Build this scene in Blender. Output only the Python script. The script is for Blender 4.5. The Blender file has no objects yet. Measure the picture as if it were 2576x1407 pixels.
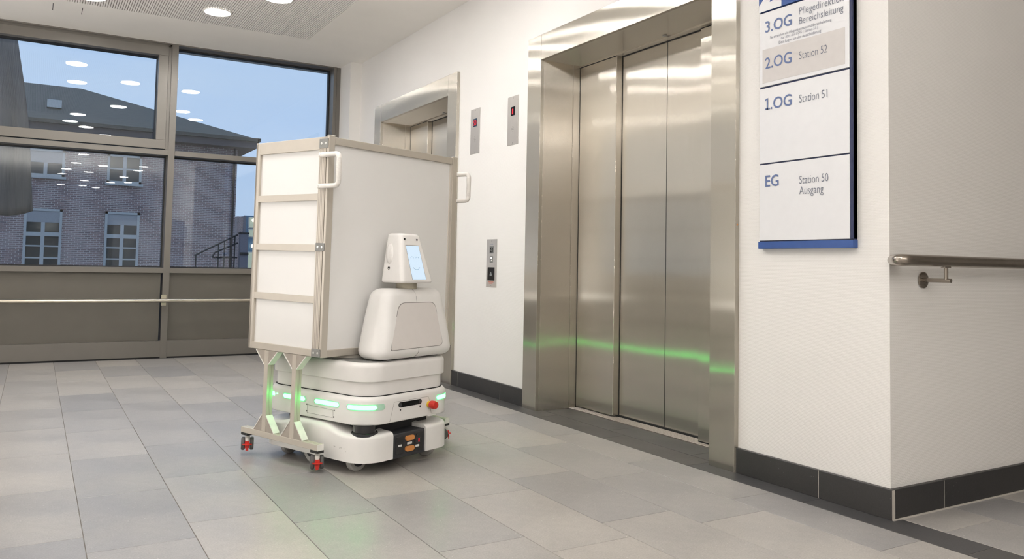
import bpy, bmesh, math, random
from mathutils import Vector, Matrix
random.seed(7)
sc = bpy.context.scene
COL = sc.collection

# ------------------------------------------------------------------ camera
cd = bpy.data.cameras.new('camera')
cam = bpy.data.objects.new('camera', cd); COL.objects.link(cam)
YAW, PIT, ROL = 0.532477623, 0.0525355196, -0.0191346196
f_ = Vector((math.sin(YAW)*math.cos(PIT), math.cos(YAW)*math.cos(PIT), math.sin(PIT)))
r_ = Vector((math.cos(YAW), -math.sin(YAW), 0)); u_ = r_.cross(f_)
r2 = r_*math.cos(ROL) - u_*math.sin(ROL); u2 = u_*math.cos(ROL) + r_*math.sin(ROL)
M = Matrix.Identity(4)
for i in range(3):
    M[i][0] = r2[i]; M[i][1] = u2[i]; M[i][2] = -f_[i]
M[2][3] = 0.86
cam.matrix_world = M
cd.sensor_fit = 'HORIZONTAL'; cd.sensor_width = 36
cd.lens = 2030.2872/2576*36
cd.shift_y = -(703.5-561.73)/2576
cd.clip_start = 0.05; cd.clip_end = 400
sc.camera = cam

# ------------------------------------------------------------------ world: dusk sky with soft cloud
w = bpy.data.worlds.new('world'); sc.world = w; w.use_nodes = True
nt = w.node_tree; N = nt.nodes; Lk = nt.links; N.clear()
tc = N.new('ShaderNodeTexCoord'); mp = N.new('ShaderNodeMapping'); mp.inputs['Scale'].default_value = (1.0, 1.0, 3.2)
no = N.new('ShaderNodeTexNoise'); no.inputs['Scale'].default_value = 2.6; no.inputs['Detail'].default_value = 5; no.inputs['Roughness'].default_value = .5
cr = N.new('ShaderNodeValToRGB'); cr.color_ramp.elements[0].position = .34; cr.color_ramp.elements[1].position = .72
cr.color_ramp.elements[0].color = (.36, .56, .93, 1); cr.color_ramp.elements[1].color = (.58, .72, .93, 1)
sx = N.new('ShaderNodeSeparateXYZ'); mr = N.new('ShaderNodeMapRange'); mr.inputs['From Min'].default_value = -.02; mr.inputs['From Max'].default_value = .45
mx = N.new('ShaderNodeMix'); mx.data_type = 'RGBA'; mx.inputs['A'].default_value = (.50, .64, .86, 1)
bg = N.new('ShaderNodeBackground'); bg.inputs['Strength'].default_value = 1.08
wo = N.new('ShaderNodeOutputWorld')
Lk.new(tc.outputs['Generated'], mp.inputs['Vector']); Lk.new(mp.outputs[0], no.inputs['Vector']); Lk.new(no.outputs['Fac'], cr.inputs[0])
Lk.new(tc.outputs['Generated'], sx.inputs[0]); Lk.new(sx.outputs['Z'], mr.inputs['Value']); Lk.new(mr.outputs[0], mx.inputs['Factor'])
Lk.new(cr.outputs[0], mx.inputs['B']); Lk.new(mx.outputs['Result'], bg.inputs['Color']); Lk.new(bg.outputs[0], wo.inputs[0])

sc.view_settings.view_transform = 'Standard'; sc.view_settings.look = 'None'
sc.view_settings.gamma = 1; sc.view_settings.use_curve_mapping = False
sc.view_settings.exposure = 0.0
DOWNLIGHT = 81.0      # radiance of the round ceiling lamps
LED_GREEN = 14.0

# two added uplights, unseen and with no real fixture, that brighten the ceiling
for nm_, loc_, sz_, en_ in (('added_uplight', (-2.2, 4.6, .5), 1.4, 95), ('added_uplight', (.2, -2.4, 1.2), 2.6, 165)):
    al = bpy.data.lights.new(nm_, 'AREA'); al.shape = 'SQUARE'; al.size = sz_; al.energy = en_; al.color = (1.0, .97, .94)
    ao = bpy.data.objects.new(nm_, al); ao.location = loc_; ao.rotation_euler = (math.pi, 0, 0); COL.objects.link(ao)

# ------------------------------------------------------------------ materials
def newmat(name):
    m = bpy.data.materials.new(name); m.use_nodes = True
    return m, m.node_tree.nodes, m.node_tree.links, m.node_tree.nodes['Principled BSDF']
def coords(N, L, scale=(1, 1, 1)):
    tc = N.new('ShaderNodeTexCoord'); mp = N.new('ShaderNodeMapping'); mp.inputs['Scale'].default_value = scale
    L.new(tc.outputs['Object'], mp.inputs['Vector']); return mp.outputs[0]
def noise(N, L, vec, scale, detail=3, rough=.5):
    n = N.new('ShaderNodeTexNoise'); n.inputs['Scale'].default_value = scale; n.inputs['Detail'].default_value = detail; n.inputs['Roughness'].default_value = rough
    L.new(vec, n.inputs['Vector']); return n.outputs['Fac']
def ramp(N, L, fac, c0, c1, p0=.3, p1=.7):
    r = N.new('ShaderNodeValToRGB'); r.color_ramp.elements[0].position = p0; r.color_ramp.elements[1].position = p1
    r.color_ramp.elements[0].color = (*c0, 1); r.color_ramp.elements[1].color = (*c1, 1); L.new(fac, r.inputs[0]); return r.outputs[0]
def bump(N, L, B, h, strength, dist=.001):
    b = N.new('ShaderNodeBump'); b.inputs['Strength'].default_value = strength; b.inputs['Distance'].default_value = dist
    L.new(h, b.inputs['Height']); L.new(b.outputs[0], B.inputs['Normal'])
def plain(name, col, rough=.5, metal=0, var=.06, nscale=30, bmp=.0, coat=0, spec=.5):
    m, N, L, B = newmat(name); v = coords(N, L)
    n = noise(N, L, v, nscale)
    c0 = tuple(max(0, c*(1-var)) for c in col); c1 = tuple(min(1, c*(1+var)) for c in col)
    L.new(ramp(N, L, n, c0, c1), B.inputs['Base Color'])
    B.inputs['Roughness'].default_value = rough; B.inputs['Metallic'].default_value = metal
    B.inputs['Coat Weight'].default_value = coat; B.inputs['Coat Roughness'].default_value = .1
    B.inputs['Specular IOR Level'].default_value = spec
    if bmp: bump(N, L, B, n, bmp)
    return m
def emit(name, col, s):
    m, N, L, B = newmat(name); B.inputs['Base Color'].default_value = (*[c*.15 for c in col], 1)
    B.inputs['Emission Color'].default_value = (*col, 1); B.inputs['Emission Strength'].default_value = s
    B.inputs['Roughness'].default_value = .4
    return m
MT = {}
# wallpaper: white woven glass fibre paper
def wallpaper(name, along):
    m, N, L, B = newmat(name)
    tc = N.new('ShaderNodeTexCoord'); sp = N.new('ShaderNodeSeparateXYZ'); cb = N.new('ShaderNodeCombineXYZ')
    L.new(tc.outputs['Object'], sp.inputs[0]); L.new(sp.outputs[along], cb.inputs['X']); L.new(sp.outputs['Z'], cb.inputs['Y'])
    br = N.new('ShaderNodeTexBrick'); L.new(cb.outputs[0], br.inputs['Vector'])
    br.inputs['Scale'].default_value = 1; br.inputs['Brick Width'].default_value = .012; br.inputs['Row Height'].default_value = .0055
    br.inputs['Mortar Size'].default_value = .0011; br.inputs['Mortar Smooth'].default_value = 1
    n = noise(N, L, tc.outputs['Object'], 1.3, 2)
    L.new(ramp(N, L, n, (.80, .775, .75), (.83, .81, .785)), B.inputs['Base Color'])
    b = N.new('ShaderNodeBump'); b.inputs['Strength'].default_value = .38; b.inputs['Distance'].default_value = .0012
    b.invert = True
    L.new(br.outputs['Fac'], b.inputs['Height']); L.new(b.outputs[0], B.inputs['Normal'])
    B.inputs['Roughness'].default_value = .62
    return m
MT['wall_y'] = wallpaper('wallpaper_a', 'Y'); MT['wall_x'] = wallpaper('wallpaper_b', 'X')
MT['wall_plain'] = plain('wall_paint', (.80, .78, .75), .7, var=.02, nscale=2)
MT['ceiling'] = plain('ceiling_paint', (.88, .85, .80), .8, var=.02, nscale=2)
MT['ceiling_dark'] = plain('ceiling_recess', (.42, .39, .36), .9)
MT['slat'] = plain('ceiling_slat', (.86, .83, .79), .8, var=.02)
# floor tiles: one stone, each tile its own tone
def stone(name, c0, c1, speck, rough):
    m, N, L, B = newmat(name)
    oi = N.new('ShaderNodeObjectInfo'); tc = N.new('ShaderNodeTexCoord')
    tr = ramp(N, L, oi.outputs['Random'], c0, c1, 0, 1)
    v = coords(N, L)
    big = noise(N, L, v, 3.0, 4, .55); mid = noise(N, L, v, 26, 4, .6); fine = noise(N, L, v, 190, 3, .7)
    a = N.new('ShaderNodeMix'); a.data_type = 'RGBA'; a.blend_type = 'MULTIPLY'; a.inputs['Factor'].default_value = 1
    L.new(tr, a.inputs['A']); L.new(ramp(N, L, big, (.86, .86, .87), (1.08, 1.07, 1.05)), a.inputs['B'])
    b = N.new('ShaderNodeMix'); b.data_type = 'RGBA'; b.blend_type = 'MULTIPLY'; b.inputs['Factor'].default_value = 1
    L.new(a.outputs['Result'], b.inputs['A']); L.new(ramp(N, L, mid, (.95, .95, .95), (1.05, 1.05, 1.05)), b.inputs['B'])
    c = N.new('ShaderNodeMix'); c.data_type = 'RGBA'; c.blend_type = 'MULTIPLY'; c.inputs['Factor'].default_value = 1
    L.new(b.outputs['Result'], c.inputs['A']); L.new(ramp(N, L, fine, (.82, .82, .82), (1.12, 1.12, 1.12), .3, .7), c.inputs['B'])
    vo = N.new('ShaderNodeTexVoronoi'); vo.inputs['Scale'].default_value = 55; L.new(v, vo.inputs['Vector'])
    sp = ramp(N, L, vo.outputs['Distance'], (1, 1, 1), (0, 0, 0), .07, .12)
    ms = N.new('ShaderNodeMath'); ms.operation = 'MULTIPLY'; L.new(sp, ms.inputs[0])
    L.new(ramp(N, L, noise(N, L, v, 9, 2), (0, 0, 0), (speck, speck, speck), .5, .62), ms.inputs[1])
    d = N.new('ShaderNodeMix'); d.data_type = 'RGBA'; L.new(ms.outputs[0], d.inputs['Factor']); L.new(c.outputs['Result'], d.inputs['A'])
    d.inputs['B'].default_value = (.72, .70, .68, 1)
    L.new(d.outputs['Result'], B.inputs['Base Color'])
    L.new(ramp(N, L, big, (rough-.05,)*3, (rough+.06,)*3), B.inputs['Roughness'])
    bump(N, L, B, fine, .12, .0008)
    return m
MT['tile'] = stone('stone_tile', (.305, .300, .302), (.435, .412, .386), .8, .34)
MT['dark_tile'] = stone('dark_stone_tile', (.060, .060, .064), (.078, .074, .073), .12, .45)
MT['base_tile'] = stone('skirting_stone', (.030, .029, .030), (.042, .040, .040), .10, .45)
MT['grout'] = plain('grout', (.34, .315, .285), .9)
MT['grout_light'] = plain('grout_light', (.50, .47, .42), .9)
# brushed stainless steel: vertical brush marks smear reflections sideways
def steel(name, col, rough, aniso, wav=.22):
    m, N, L, B = newmat(name); N.remove(B); out = [n for n in N if n.type == 'OUTPUT_MATERIAL'][0]
    v = coords(N, L, (90, 90, 1.5)); n = noise(N, L, v, 6, 3, .6)
    n2 = noise(N, L, coords(N, L, (.6, .6, 2.2)), 1.6, 2, .4)
    c = ramp(N, L, n, tuple(c*.95 for c in col), tuple(c*1.03 for c in col))
    t = N.new('ShaderNodeCombineXYZ'); t.inputs[0].default_value = .7071; t.inputs[1].default_value = .7071
    b = N.new('ShaderNodeBump'); b.inputs['Strength'].default_value = wav; b.inputs['Distance'].default_value = .006
    L.new(n2, b.inputs['Height'])
    g = N.new('ShaderNodeBsdfAnisotropic'); g.inputs['Roughness'].default_value = rough; g.inputs['Anisotropy'].default_value = -aniso
    g2 = N.new('ShaderNodeBsdfAnisotropic'); g2.inputs['Roughness'].default_value = .50; g2.inputs['Anisotropy'].default_value = -.3
    ms = N.new('ShaderNodeMixShader'); ms.inputs[0].default_value = .18
    for q in (g, g2):
        L.new(c, q.inputs['Color']); L.new(b.outputs[0], q.inputs['Normal']); L.new(t.outputs[0], q.inputs['Tangent'])
    L.new(g.outputs[0], ms.inputs[1]); L.new(g2.outputs[0], ms.inputs[2]); L.new(ms.outputs[0], out.inputs[0])
    return m
MT['steel'] = steel('brushed_stainless', (.56, .525, .465), .24, .87)
MT['steel_dark'] = steel('brushed_stainless_door', (.70, .655, .585), .24, .87)
MT['steel_plate'] = steel('brushed_plate', (.62, .59, .56), .36, .75)
MT['tube_steel'] = plain('tube_steel', (.36, .32, .28), .24, 1, var=.04, nscale=60)
MT['rail_alu'] = plain('rail_alu', (.62, .57, .48), .3, 1, var=.02)
MT['frame_grey'] = plain('facade_coat', (.20, .186, .168), .36, .45, var=.02, nscale=8)
MT['panel_grey'] = plain('facade_panel', (.150, .140, .120), .42, .35, var=.03, nscale=6)
MT['rubber'] = plain('black_rubber', (.02, .02, .02), .6)
MT['gap'] = plain('dark_gap', (.012, .012, .012), .9)
# glass
m, N, L, B = newmat('window_glass'); N.remove(B); out = [n for n in N if n.type == 'OUTPUT_MATERIAL'][0]
gl = N.new('ShaderNodeBsdfGlossy'); gl.inputs['Roughness'].default_value = .004; gl.inputs['Color'].default_value = (1, 1, 1, 1)
tr = N.new('ShaderNodeBsdfTransparent'); tr.inputs['Color'].default_value = (.93, .955, .96, 1)
fr = N.new('ShaderNodeFresnel'); fr.inputs['IOR'].default_value = 1.52; ms = N.new('ShaderNodeMixShader')
L.new(fr.outputs[0], ms.inputs[0]); L.new(tr.outputs[0], ms.inputs[1]); L.new(gl.outputs[0], ms.inputs[2]); L.new(ms.outputs[0], out.inputs[0])
MT['glass'] = m
# robot + trolley
MT['shell'] = plain('robot_shell', (.80, .785, .765), .33, var=.02, nscale=12, coat=.15)
MT['shell_soft'] = plain('robot_cover', (.79, .77, .75), .45, var=.03, nscale=9)
MT['head'] = plain('robot_head', (.86, .84, .82), .25, var=.01, coat=.3)
MT['panel_in'] = plain('robot_panel', (.70, .66, .635), .5, var=.01)
MT['seam'] = plain('seam_line', (.22, .21, .20), .7)
MT['black'] = plain('black_plastic', (.018, .018, .020), .35)
MT['black_gloss'] = plain('black_gloss', (.008, .008, .009), .08, coat=.6)
MT['charcoal'] = plain('charcoal_plastic', (.028, .029, .034), .5)
MT['plate_grey'] = plain('grey_plate', (.24, .24, .23), .4, .3)
MT['alu'] = plain('anodised_aluminium', (.56, .515, .45), .42, .35, var=.02, nscale=20)
MT['alu_light'] = plain('light_aluminium', (.66, .62, .56), .45, .2, var=.02)
MT['alu_cap'] = plain('white_flange', (.78, .76, .72), .4)
MT['cover_brown'] = plain('gusset_web', (.40, .355, .31), .5, .2)
MT['board'] = plain('white_board', (.83, .82, .805), .30, var=.01, nscale=3, coat=.1)
MT['hinge'] = plain('grey_hinge', (.25, .25, .24), .5)
MT['screw'] = plain('screw_zinc', (.62, .62, .60), .3, .8)
MT['handle'] = plain('handle_white', (.84, .81, .77), .4)
MT['tyre'] = plain('grey_tyre', (.10, .095, .095), .6)
MT['tyre_light'] = plain('pale_tyre', (.42, .41, .40), .55)
MT['hub'] = plain('caster_hub', (.62, .60, .56), .4)
MT['red'] = plain('red_plastic', (.62, .03, .02), .35)
MT['yellow'] = plain('yellow_plastic', (.80, .50, .02), .4)
MT['orange'] = plain('orange_connector', (.62, .25, .07), .45)
MT['white_label'] = plain('white_label', (.75, .74, .72), .6)
MT['neck'] = plain('neck_metal', (.45, .42, .34), .35, .5)
MT['led'] = emit('green_led', (.06, 1.0, .15), LED_GREEN)
MT['led_frame'] = plain('led_lens', (.45, .72, .55), .3)
MT['screen'] = emit('face_screen', (.62, .76, .90), .98)
MT['screen_line'] = plain('face_line', (.10, .30, .42), .5)
MT['red_led'] = emit('red_led', (1.0, .01, .03), .8)
MT['white_led'] = emit('white_led', (1.0, .9, .75), 2.5)
MT['lamp'] = emit('downlight_emitter', (1.0, .975, .948), DOWNLIGHT)
# sign
MT['sign_blue'] = plain('sign_blue', (.028, .085, .30), .4)
MT['sign_navy'] = plain('sign_navy', (.012, .022, .085), .4)
MT['sign_white'] = plain('sign_white', (.76, .76, .78), .22, var=.01)
MT['sign_grey'] = plain('sign_grey_inset', (.60, .57, .555), .35, var=.02)
MT['ink_blue'] = plain('ink_blue', (.11, .16, .33), .4)
MT['ink_grey'] = plain('ink_grey', (.16, .175, .23), .4)
MT['ink_red'] = plain('ink_red', (.60, .16, .10), .5)
# exterior
def brickmat():
    m, N, L, B = newmat('dark_brick'); tc = N.new('ShaderNodeTexCoord'); sp = N.new('ShaderNodeSeparateXYZ'); cb = N.new('ShaderNodeCombineXYZ'); ad = N.new('ShaderNodeMath')
    L.new(tc.outputs['Object'], sp.inputs[0]); L.new(sp.outputs['X'], ad.inputs[0]); L.new(sp.outputs['Y'], ad.inputs[1])
    L.new(ad.outputs[0], cb.inputs['X']); L.new(sp.outputs['Z'], cb.inputs['Y'])
    br = N.new('ShaderNodeTexBrick'); L.new(cb.outputs[0], br.inputs['Vector']); br.inputs['Scale'].default_value = 1
    br.inputs['Brick Width'].default_value = .17; br.inputs['Row Height'].default_value = .058; br.inputs['Mortar Size'].default_value = .008
    br.inputs['Color1'].default_value = (.36, .245, .235, 1); br.inputs['Color2'].default_value = (.205, .155, .16, 1); br.inputs['Mortar'].default_value = (.62, .56, .54, 1)
    br.inputs['Bias'].default_value = -.1
    L.new(br.outputs['Color'], B.inputs['Base Color']); B.inputs['Roughness'].default_value = .85
    bp = N.new('ShaderNodeBump'); bp.invert = True; bp.inputs['Distance'].default_value = .01; L.new(br.outputs['Fac'], bp.inputs['Height']); L.new(bp.outputs[0], B.inputs['Normal'])
    return m
MT['brick'] = brickmat()
m, N, L, B = newmat('roof_slate'); v = coords(N, L, (1, 3, 3)); n = noise(N, L, v, 6, 6, .8)
L.new(ramp(N, L, n, (.050, .052, .044), (.125, .128, .112)), B.inputs['Base Color']); B.inputs['Roughness'].default_value = .8; MT['roof'] = m
MT['eave'] = plain('eave_board', (.085, .082, .095), .7)
MT['ext_frame'] = plain('ext_white_frame', (.50, .52, .52), .5)
MT['ext_pane'] = plain('ext_pane', (.020, .035, .042), .06)
MT['ext_blind'] = plain('ext_blind', (.36, .37, .39), .7)
MT['ext_wall'] = plain('ext_render', (.20, .19, .22), .8)
MT['ext_blue'] = plain('ext_blue_cladding', (.10, .20, .30), .3)
MT['lit'] = emit('lit_window', (.62, .72, .60), .55)
MT['lit_spot'] = emit('lit_lamp', (1.0, .93, .75), 4.0)
MT['ext_metal'] = plain('ext_rail', (.030, .030, .034), .5, .6)
MT['asphalt'] = plain('asphalt', (.09, .09, .095), .9)
m, N, L, B = newmat('tarpaulin'); v = coords(N, L, (5, 5, .4)); n = noise(N, L, v, 2, 3, .5)
L.new(ramp(N, L, n, (.15, .14, .138), (.21, .195, .19)), B.inputs['Base Color']); B.inputs['Roughness'].default_value = .85; bump(N, L, B, n, .8, .08); MT['tarp'] = m

# ------------------------------------------------------------------ helpers
def link(o, parent=None):
    COL.objects.link(o)
    if parent is not None: o.parent = parent
    return o
def obj(name, bm, mat, parent=None, smooth=False, weld=False):
    me = bpy.data.meshes.new(name)
    bmesh.ops.recalc_face_normals(bm, faces=bm.faces)
    if smooth:
        for f in bm.faces: f.smooth = True
    bm.to_mesh(me); bm.free()
    if smooth:
        try: me.set_sharp_from_angle(angle=math.radians(38))
        except Exception: pass
    for mm in (mat if isinstance(mat, (list, tuple)) else [mat]): me.materials.append(MT[mm])
    return link(bpy.data.objects.new(name, me), parent)
def thing(name, label, cat, loc=(0, 0, 0), rz=0, group=None):
    o = bpy.data.objects.new(name, None); o.location = loc; o.rotation_euler = (0, 0, rz); o.empty_display_size = .1
    COL.objects.link(o); tag(o, label, cat, group); return o
def tag(o, label, cat, group=None):
    o['label'] = label; o['category'] = cat
    if group: o['group'] = group
    return o
def struct(o): o['kind'] = 'structure'; return o
def B_(): return bmesh.new()
def box(bm, x0, x1, y0, y1, z0, z1, bev=0, mi=0):
    v = [bm.verts.new(p) for p in ((x0,y0,z0),(x1,y0,z0),(x1,y1,z0),(x0,y1,z0),(x0,y0,z1),(x1,y0,z1),(x1,y1,z1),(x0,y1,z1))]
    fs = [bm.faces.new([v[i] for i in q]) for q in ((0,3,2,1),(4,5,6,7),(0,1,5,4),(1,2,6,5),(2,3,7,6),(3,0,4,7))]
    for f in fs: f.material_index = mi
    if bev:
        es = {e for f in fs for e in f.edges}
        r = bmesh.ops.bevel(bm, geom=list(es), offset=bev, segments=1, affect='EDGES')
        for f in r['faces']: f.material_index = mi
    return bm
def abox(name, mat, parent, *a, bev=0): return obj(name, box(B_(), *a, bev=bev), mat, parent)
def cyl(bm, c, r, h, axis=(0, 0, 1), n=24, r2=None, mi=0):
    r2 = r if r2 is None else r2
    ax = Vector(axis).normalized(); q = Vector((0, 0, 1)).rotation_difference(ax).to_matrix()
    c = Vector(c); A = []; Bt = []
    for k in range(n):
        t = 2*math.pi*k/n; d = Vector((math.cos(t), math.sin(t), 0))
        A.append(bm.verts.new(c + q@(d*r))); Bt.append(bm.verts.new(c + q@(d*r2 + Vector((0, 0, h)))))
    fs = [bm.faces.new(A[::-1]), bm.faces.new(Bt)]
    for k in range(n): fs.append(bm.faces.new((A[k], A[(k+1) % n], Bt[(k+1) % n], Bt[k])))
    for f in fs: f.material_index = mi
    return bm
def lathe(bm, c, prof, axis=(0, 0, 1), n=28, mi=0):
    """prof: list of (radius, height)"""
    ax = Vector(axis).normalized(); q = Vector((0, 0, 1)).rotation_difference(ax).to_matrix(); c = Vector(c); R = []
    for r, h in prof:
        if r < 1e-6: R.append([bm.verts.new(c + q@Vector((0, 0, h)))]); continue
        R.append([bm.verts.new(c + q@Vector((r*math.cos(2*math.pi*k/n), r*math.sin(2*math.pi*k/n), h))) for k in range(n)])
    for a, b in zip(R, R[1:]):
        for k in range(n):
            k2 = (k+1) % n
            if len(a) == 1 and len(b) == 1: continue
            if len(a) == 1: f = bm.faces.new((a[0], b[k2], b[k]))
            elif len(b) == 1: f = bm.faces.new((a[k], a[k2], b[0]))
            else: f = bm.faces.new((a[k], a[k2], b[k2], b[k]))
            f.material_index = mi
    for ring in (R[0], R[-1]):
        if len(ring) > 1:
            f = bm.faces.new(ring if ring is R[-1] else ring[::-1]); f.material_index = mi
    return bm
def tube(bm, pts, r, n=12, cap=True, mi=0):
    pts = [Vector(p) for p in pts]; rings = []; prev = None
    for i, p in enumerate(pts):
        t = (pts[min(i+1, len(pts)-1)] - pts[max(i-1, 0)]).normalized()
        if prev is None:
            a = t.orthogonal().normalized()
        else:
            a = (prev - t*prev.dot(t)).normalized()
        prev = a; b = t.cross(a)
        rr = r[i] if isinstance(r, (list, tuple)) else r
        rings.append([bm.verts.new(p + a*(rr*math.cos(2*math.pi*k/n)) + b*(rr*math.sin(2*math.pi*k/n))) for k in range(n)])
    for A, Bq in zip(rings, rings[1:]):
        for k in range(n): bm.faces.new((A[k], A[(k+1) % n], Bq[(k+1) % n], Bq[k])).material_index = mi
    if cap: bm.faces.new(rings[0][::-1]); bm.faces.new(rings[-1])
    return bm
def fillet(pts, r, n=6):
    pts = [Vector(p) for p in pts]; out = [pts[0]]
    for i in range(1, len(pts)-1):
        a = (pts[i-1]-pts[i]).normalized(); b = (pts[i+1]-pts[i]).normalized()
        p0 = pts[i] + a*r; p1 = pts[i] + b*r
        for k in range(n+1):
            t = k/n; out.append(p0*(1-t)**2 + pts[i]*2*t*(1-t) + p1*t*t)
    out.append(pts[-1]); return out
def rrpts(a0, a1, b0, b1, r, n=8):
    P = []
    for cx, cy, t0 in ((a1-r, b1-r, 0), (a0+r, b1-r, 90), (a0+r, b0+r, 180), (a1-r, b0+r, 270)):
        for k in range(n+1):
            t = math.radians(t0 + 90*k/n); P.append((cx+r*math.cos(t), cy+r*math.sin(t)))
    return P
def lerp(a, b, t): return a+(b-a)*t
def shell(bm, R0, R1, z0, z1, r0, r1, e0, e1, zmod=None, n=8, steps=5, mid=6, bulge=0):
    """rounded-rectangle column from rect R0 at z0 to R1 at z1, corner radii r0/r1, edge fillets e0 (bottom) and e1 (top)"""
    secs = []
    for k in range(steps+1):
        t = math.radians(90*k/steps); secs.append((z0 + e0*(1-math.cos(t)), e0*(1-math.sin(t))))
    for k in range(1, mid): secs.append((lerp(z0+e0, z1-e1, k/mid), 0))
    for k in range(steps+1):
        t = math.radians(90*k/steps); secs.append((z1 - e1*(1-math.sin(t)), e1*(1-math.cos(t))))
    rings = []
    for z, ins in secs:
        t = (z-z0)/(z1-z0); R = [lerp(p, q, t) for p, q in zip(R0, R1)]; rr = max(.004, lerp(r0, r1, t)-ins*.6)
        g = ins - bulge*4*t*(1-t)
        P = rrpts(R[0]+g, R[1]-g, R[2]+g, R[3]-g, rr, n)
        rings.append([bm.verts.new((x, y, zmod(x, y, z, t) if zmod else z)) for x, y in P])
    m = len(rings[0])
    for A, Bq in zip(rings, rings[1:]):
        for k in range(m): bm.faces.new((A[k], A[(k+1) % m], Bq[(k+1) % m], Bq[k]))
    bm.faces.new(rings[0][::-1])
    # top cap: rows across so that a modulated top stays smooth
    top = rings[-1]
    if zmod is None: bm.faces.new(top)
    else:
        half = m//2; q = (n+1)
        # vertices run: corner(a1,b1) -> corner(a0,b1) -> corner(a0,b0) -> corner(a1,b0); pair left and right sides by b
        left = top[n//2+q:n//2+q+ (q+1)+n] if False else None
        bmesh.ops.triangle_fill(bm, edges=[e for e in {ed for v in top for ed in v.link_edges} if all(v in set(top) for v in e.verts)], use_beauty=True)
    return bm
_dg = None
def text_bm(bm, body, o, ux, uy, h, width=None, thick=.0004, bold=0, mi=0):
    """flat lettering: o baseline left, ux right unit, uy up unit, h cap height"""
    def mesh_of(s):
        cu = bpy.data.curves.new('t', 'FONT'); cu.body = s; cu.size = 1; cu.offset = bold; cu.resolution_u = 3
        ob = bpy.data.objects.new('t', cu); COL.objects.link(ob)
        dg = bpy.context.evaluated_depsgraph_get(); dg.update()
        me = bpy.data.meshes.new_from_object(ob.evaluated_get(dg)); bpy.data.objects.remove(ob); bpy.data.curves.remove(cu); return me
    global _cap
    try: _cap
    except NameError:
        mm = mesh_of('H'); _cap = max(v.co.y for v in mm.vertices) - min(v.co.y for v in mm.vertices)
    me = mesh_of(body); s = h/_cap
    x0 = min(v.co.x for v in me.vertices); x1 = max(v.co.x for v in me.vertices)
    sxx = s if width is None else width/(x1-x0)
    o = Vector(o); ux = Vector(ux); uy = Vector(uy); nz = ux.cross(uy)
    vs = [bm.verts.new(o + ux*((v.co.x-x0)*sxx) + uy*(v.co.y*s) + nz*thick) for v in me.vertices]
    for p in me.polygons:
        try: bm.faces.new([vs[i] for i in p.vertices]).material_index = mi
        except Exception: pass
    bpy.data.meshes.remove(me); return bm
def textobj(name, mat, parent, *a, **k):
    bm = text_bm(B_(), *a, **k); me = bpy.data.meshes.new(name); bm.to_mesh(me); bm.free(); me.materials.append(MT[mat])
    return link(bpy.data.objects.new(name, me), parent)

# ------------------------------------------------------------------ room shell
CZ = 2.765
WX = 2.618            # face of the elevator wall
FX = 2.594            # face of the steel portals
# floor
floor = struct(abox('floor', 'grout', None, -6.0, 8.0, -12.0, 7.83, -.08, -.0035))
far = B_(); box(far, -6.0, 8.0, -12.0, .82, -.0035, 0); box(far, -6.0, -1.355, .82, 7.6, -.0035, 0)
obj('floor_field', far, 'tile', floor)
CW = .3033; RL = .617
xs = [1.985 - CW*k for k in range(-1, 14)][::-1]         # ... 2.288
tile_mesh = {}
def tile(x0, x1, y0, y1, mat='tile', name='floor_tile', g=.0022, parent=None):
    w, d = round(x1-x0-g, 4), round(y1-y0-g, 4)
    key = (w, d, mat)
    if key not in tile_mesh:
        bm = B_(); box(bm, -w/2, w/2, -d/2, d/2, -.0045, 0)
        es = [e for e in bm.edges if all(v.co.z > -.001 for v in e.verts)]
        bmesh.ops.bevel(bm, geom=es, offset=.0008, segments=1, affect='EDGES')
        me = bpy.data.meshes.new(name); bm.to_mesh(me); bm.free(); me.materials.append(MT[mat]); tile_mesh[key] = me
    o = bpy.data.objects.new(name, tile_mesh[key]); o.location = ((x0+x1)/2, (y0+y1)/2, 0)
    return link(o, floor if parent is None else parent)
YN, YF = .82, 7.585
cols = [(xs[i], xs[i+1]) for i in range(len(xs)-1)] + [(xs[-1], 2.498)]
for i, (x0, x1) in enumerate(cols):
    k = round((x0-1.985)/CW)              # 1.985 column is odd
    off = 2.683 if k % 2 == 0 else 2.838
    if x1 < -1.3: continue
    y = off - 4*RL
    while y < YF:
        a, b = max(y, YN), min(y+RL, YF)
        if b-a > .02: tile(x0, x1, a, b)
        y += RL
# far tile column row beyond the dark strip (corridor side)
cx = [2.650, 2.953, 3.257, 3.56, 3.863, 4.167, 4.47]
for i in range(len(cx)-1):
    y = (1.615 if i % 2 == 0 else 1.46) - 3*RL
    while y < 1.785:
        a, b = max(y, YN), min(y+RL, 1.785)
        if b-a > .02: tile(cx[i], cx[i+1], a, b)
        y += RL
fl2 = B_(); box(fl2, 4.475, 8.0, .82, 1.785, -.0035, 0); obj('floor_field', fl2, 'tile', floor)
# dark border strip: pale joint bed, then the dark tiles
abox('joint_bed', 'grout_light', floor, 2.4985, 2.652, YN, 7.585, -.0036, -.0015)
abox('joint_bed', 'grout_light', floor, 2.645, 2.832, 2.66, 4.09, -.0036, -.0015)
y = 2.072 - 2*RL
while y < YF:
    a, b = max(y, YN), min(y+RL, YF)
    if b > a: tile(2.500, 2.648, a, b, 'dark_tile')
    y += RL
for nich in ((2.655, 4.091), (5.378, 6.737)):
    y = 2.83 - RL
    while y < nich[1]:
        a, b = max(y, nich[0]+.002), min(y+RL, nich[1]-.002)
        if b-a > .02: tile(2.650, 2.828, a, b, 'dark_tile')
        y += RL
tile(-1.3, 2.5, 7.587, 7.614, 'dark_tile')

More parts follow.
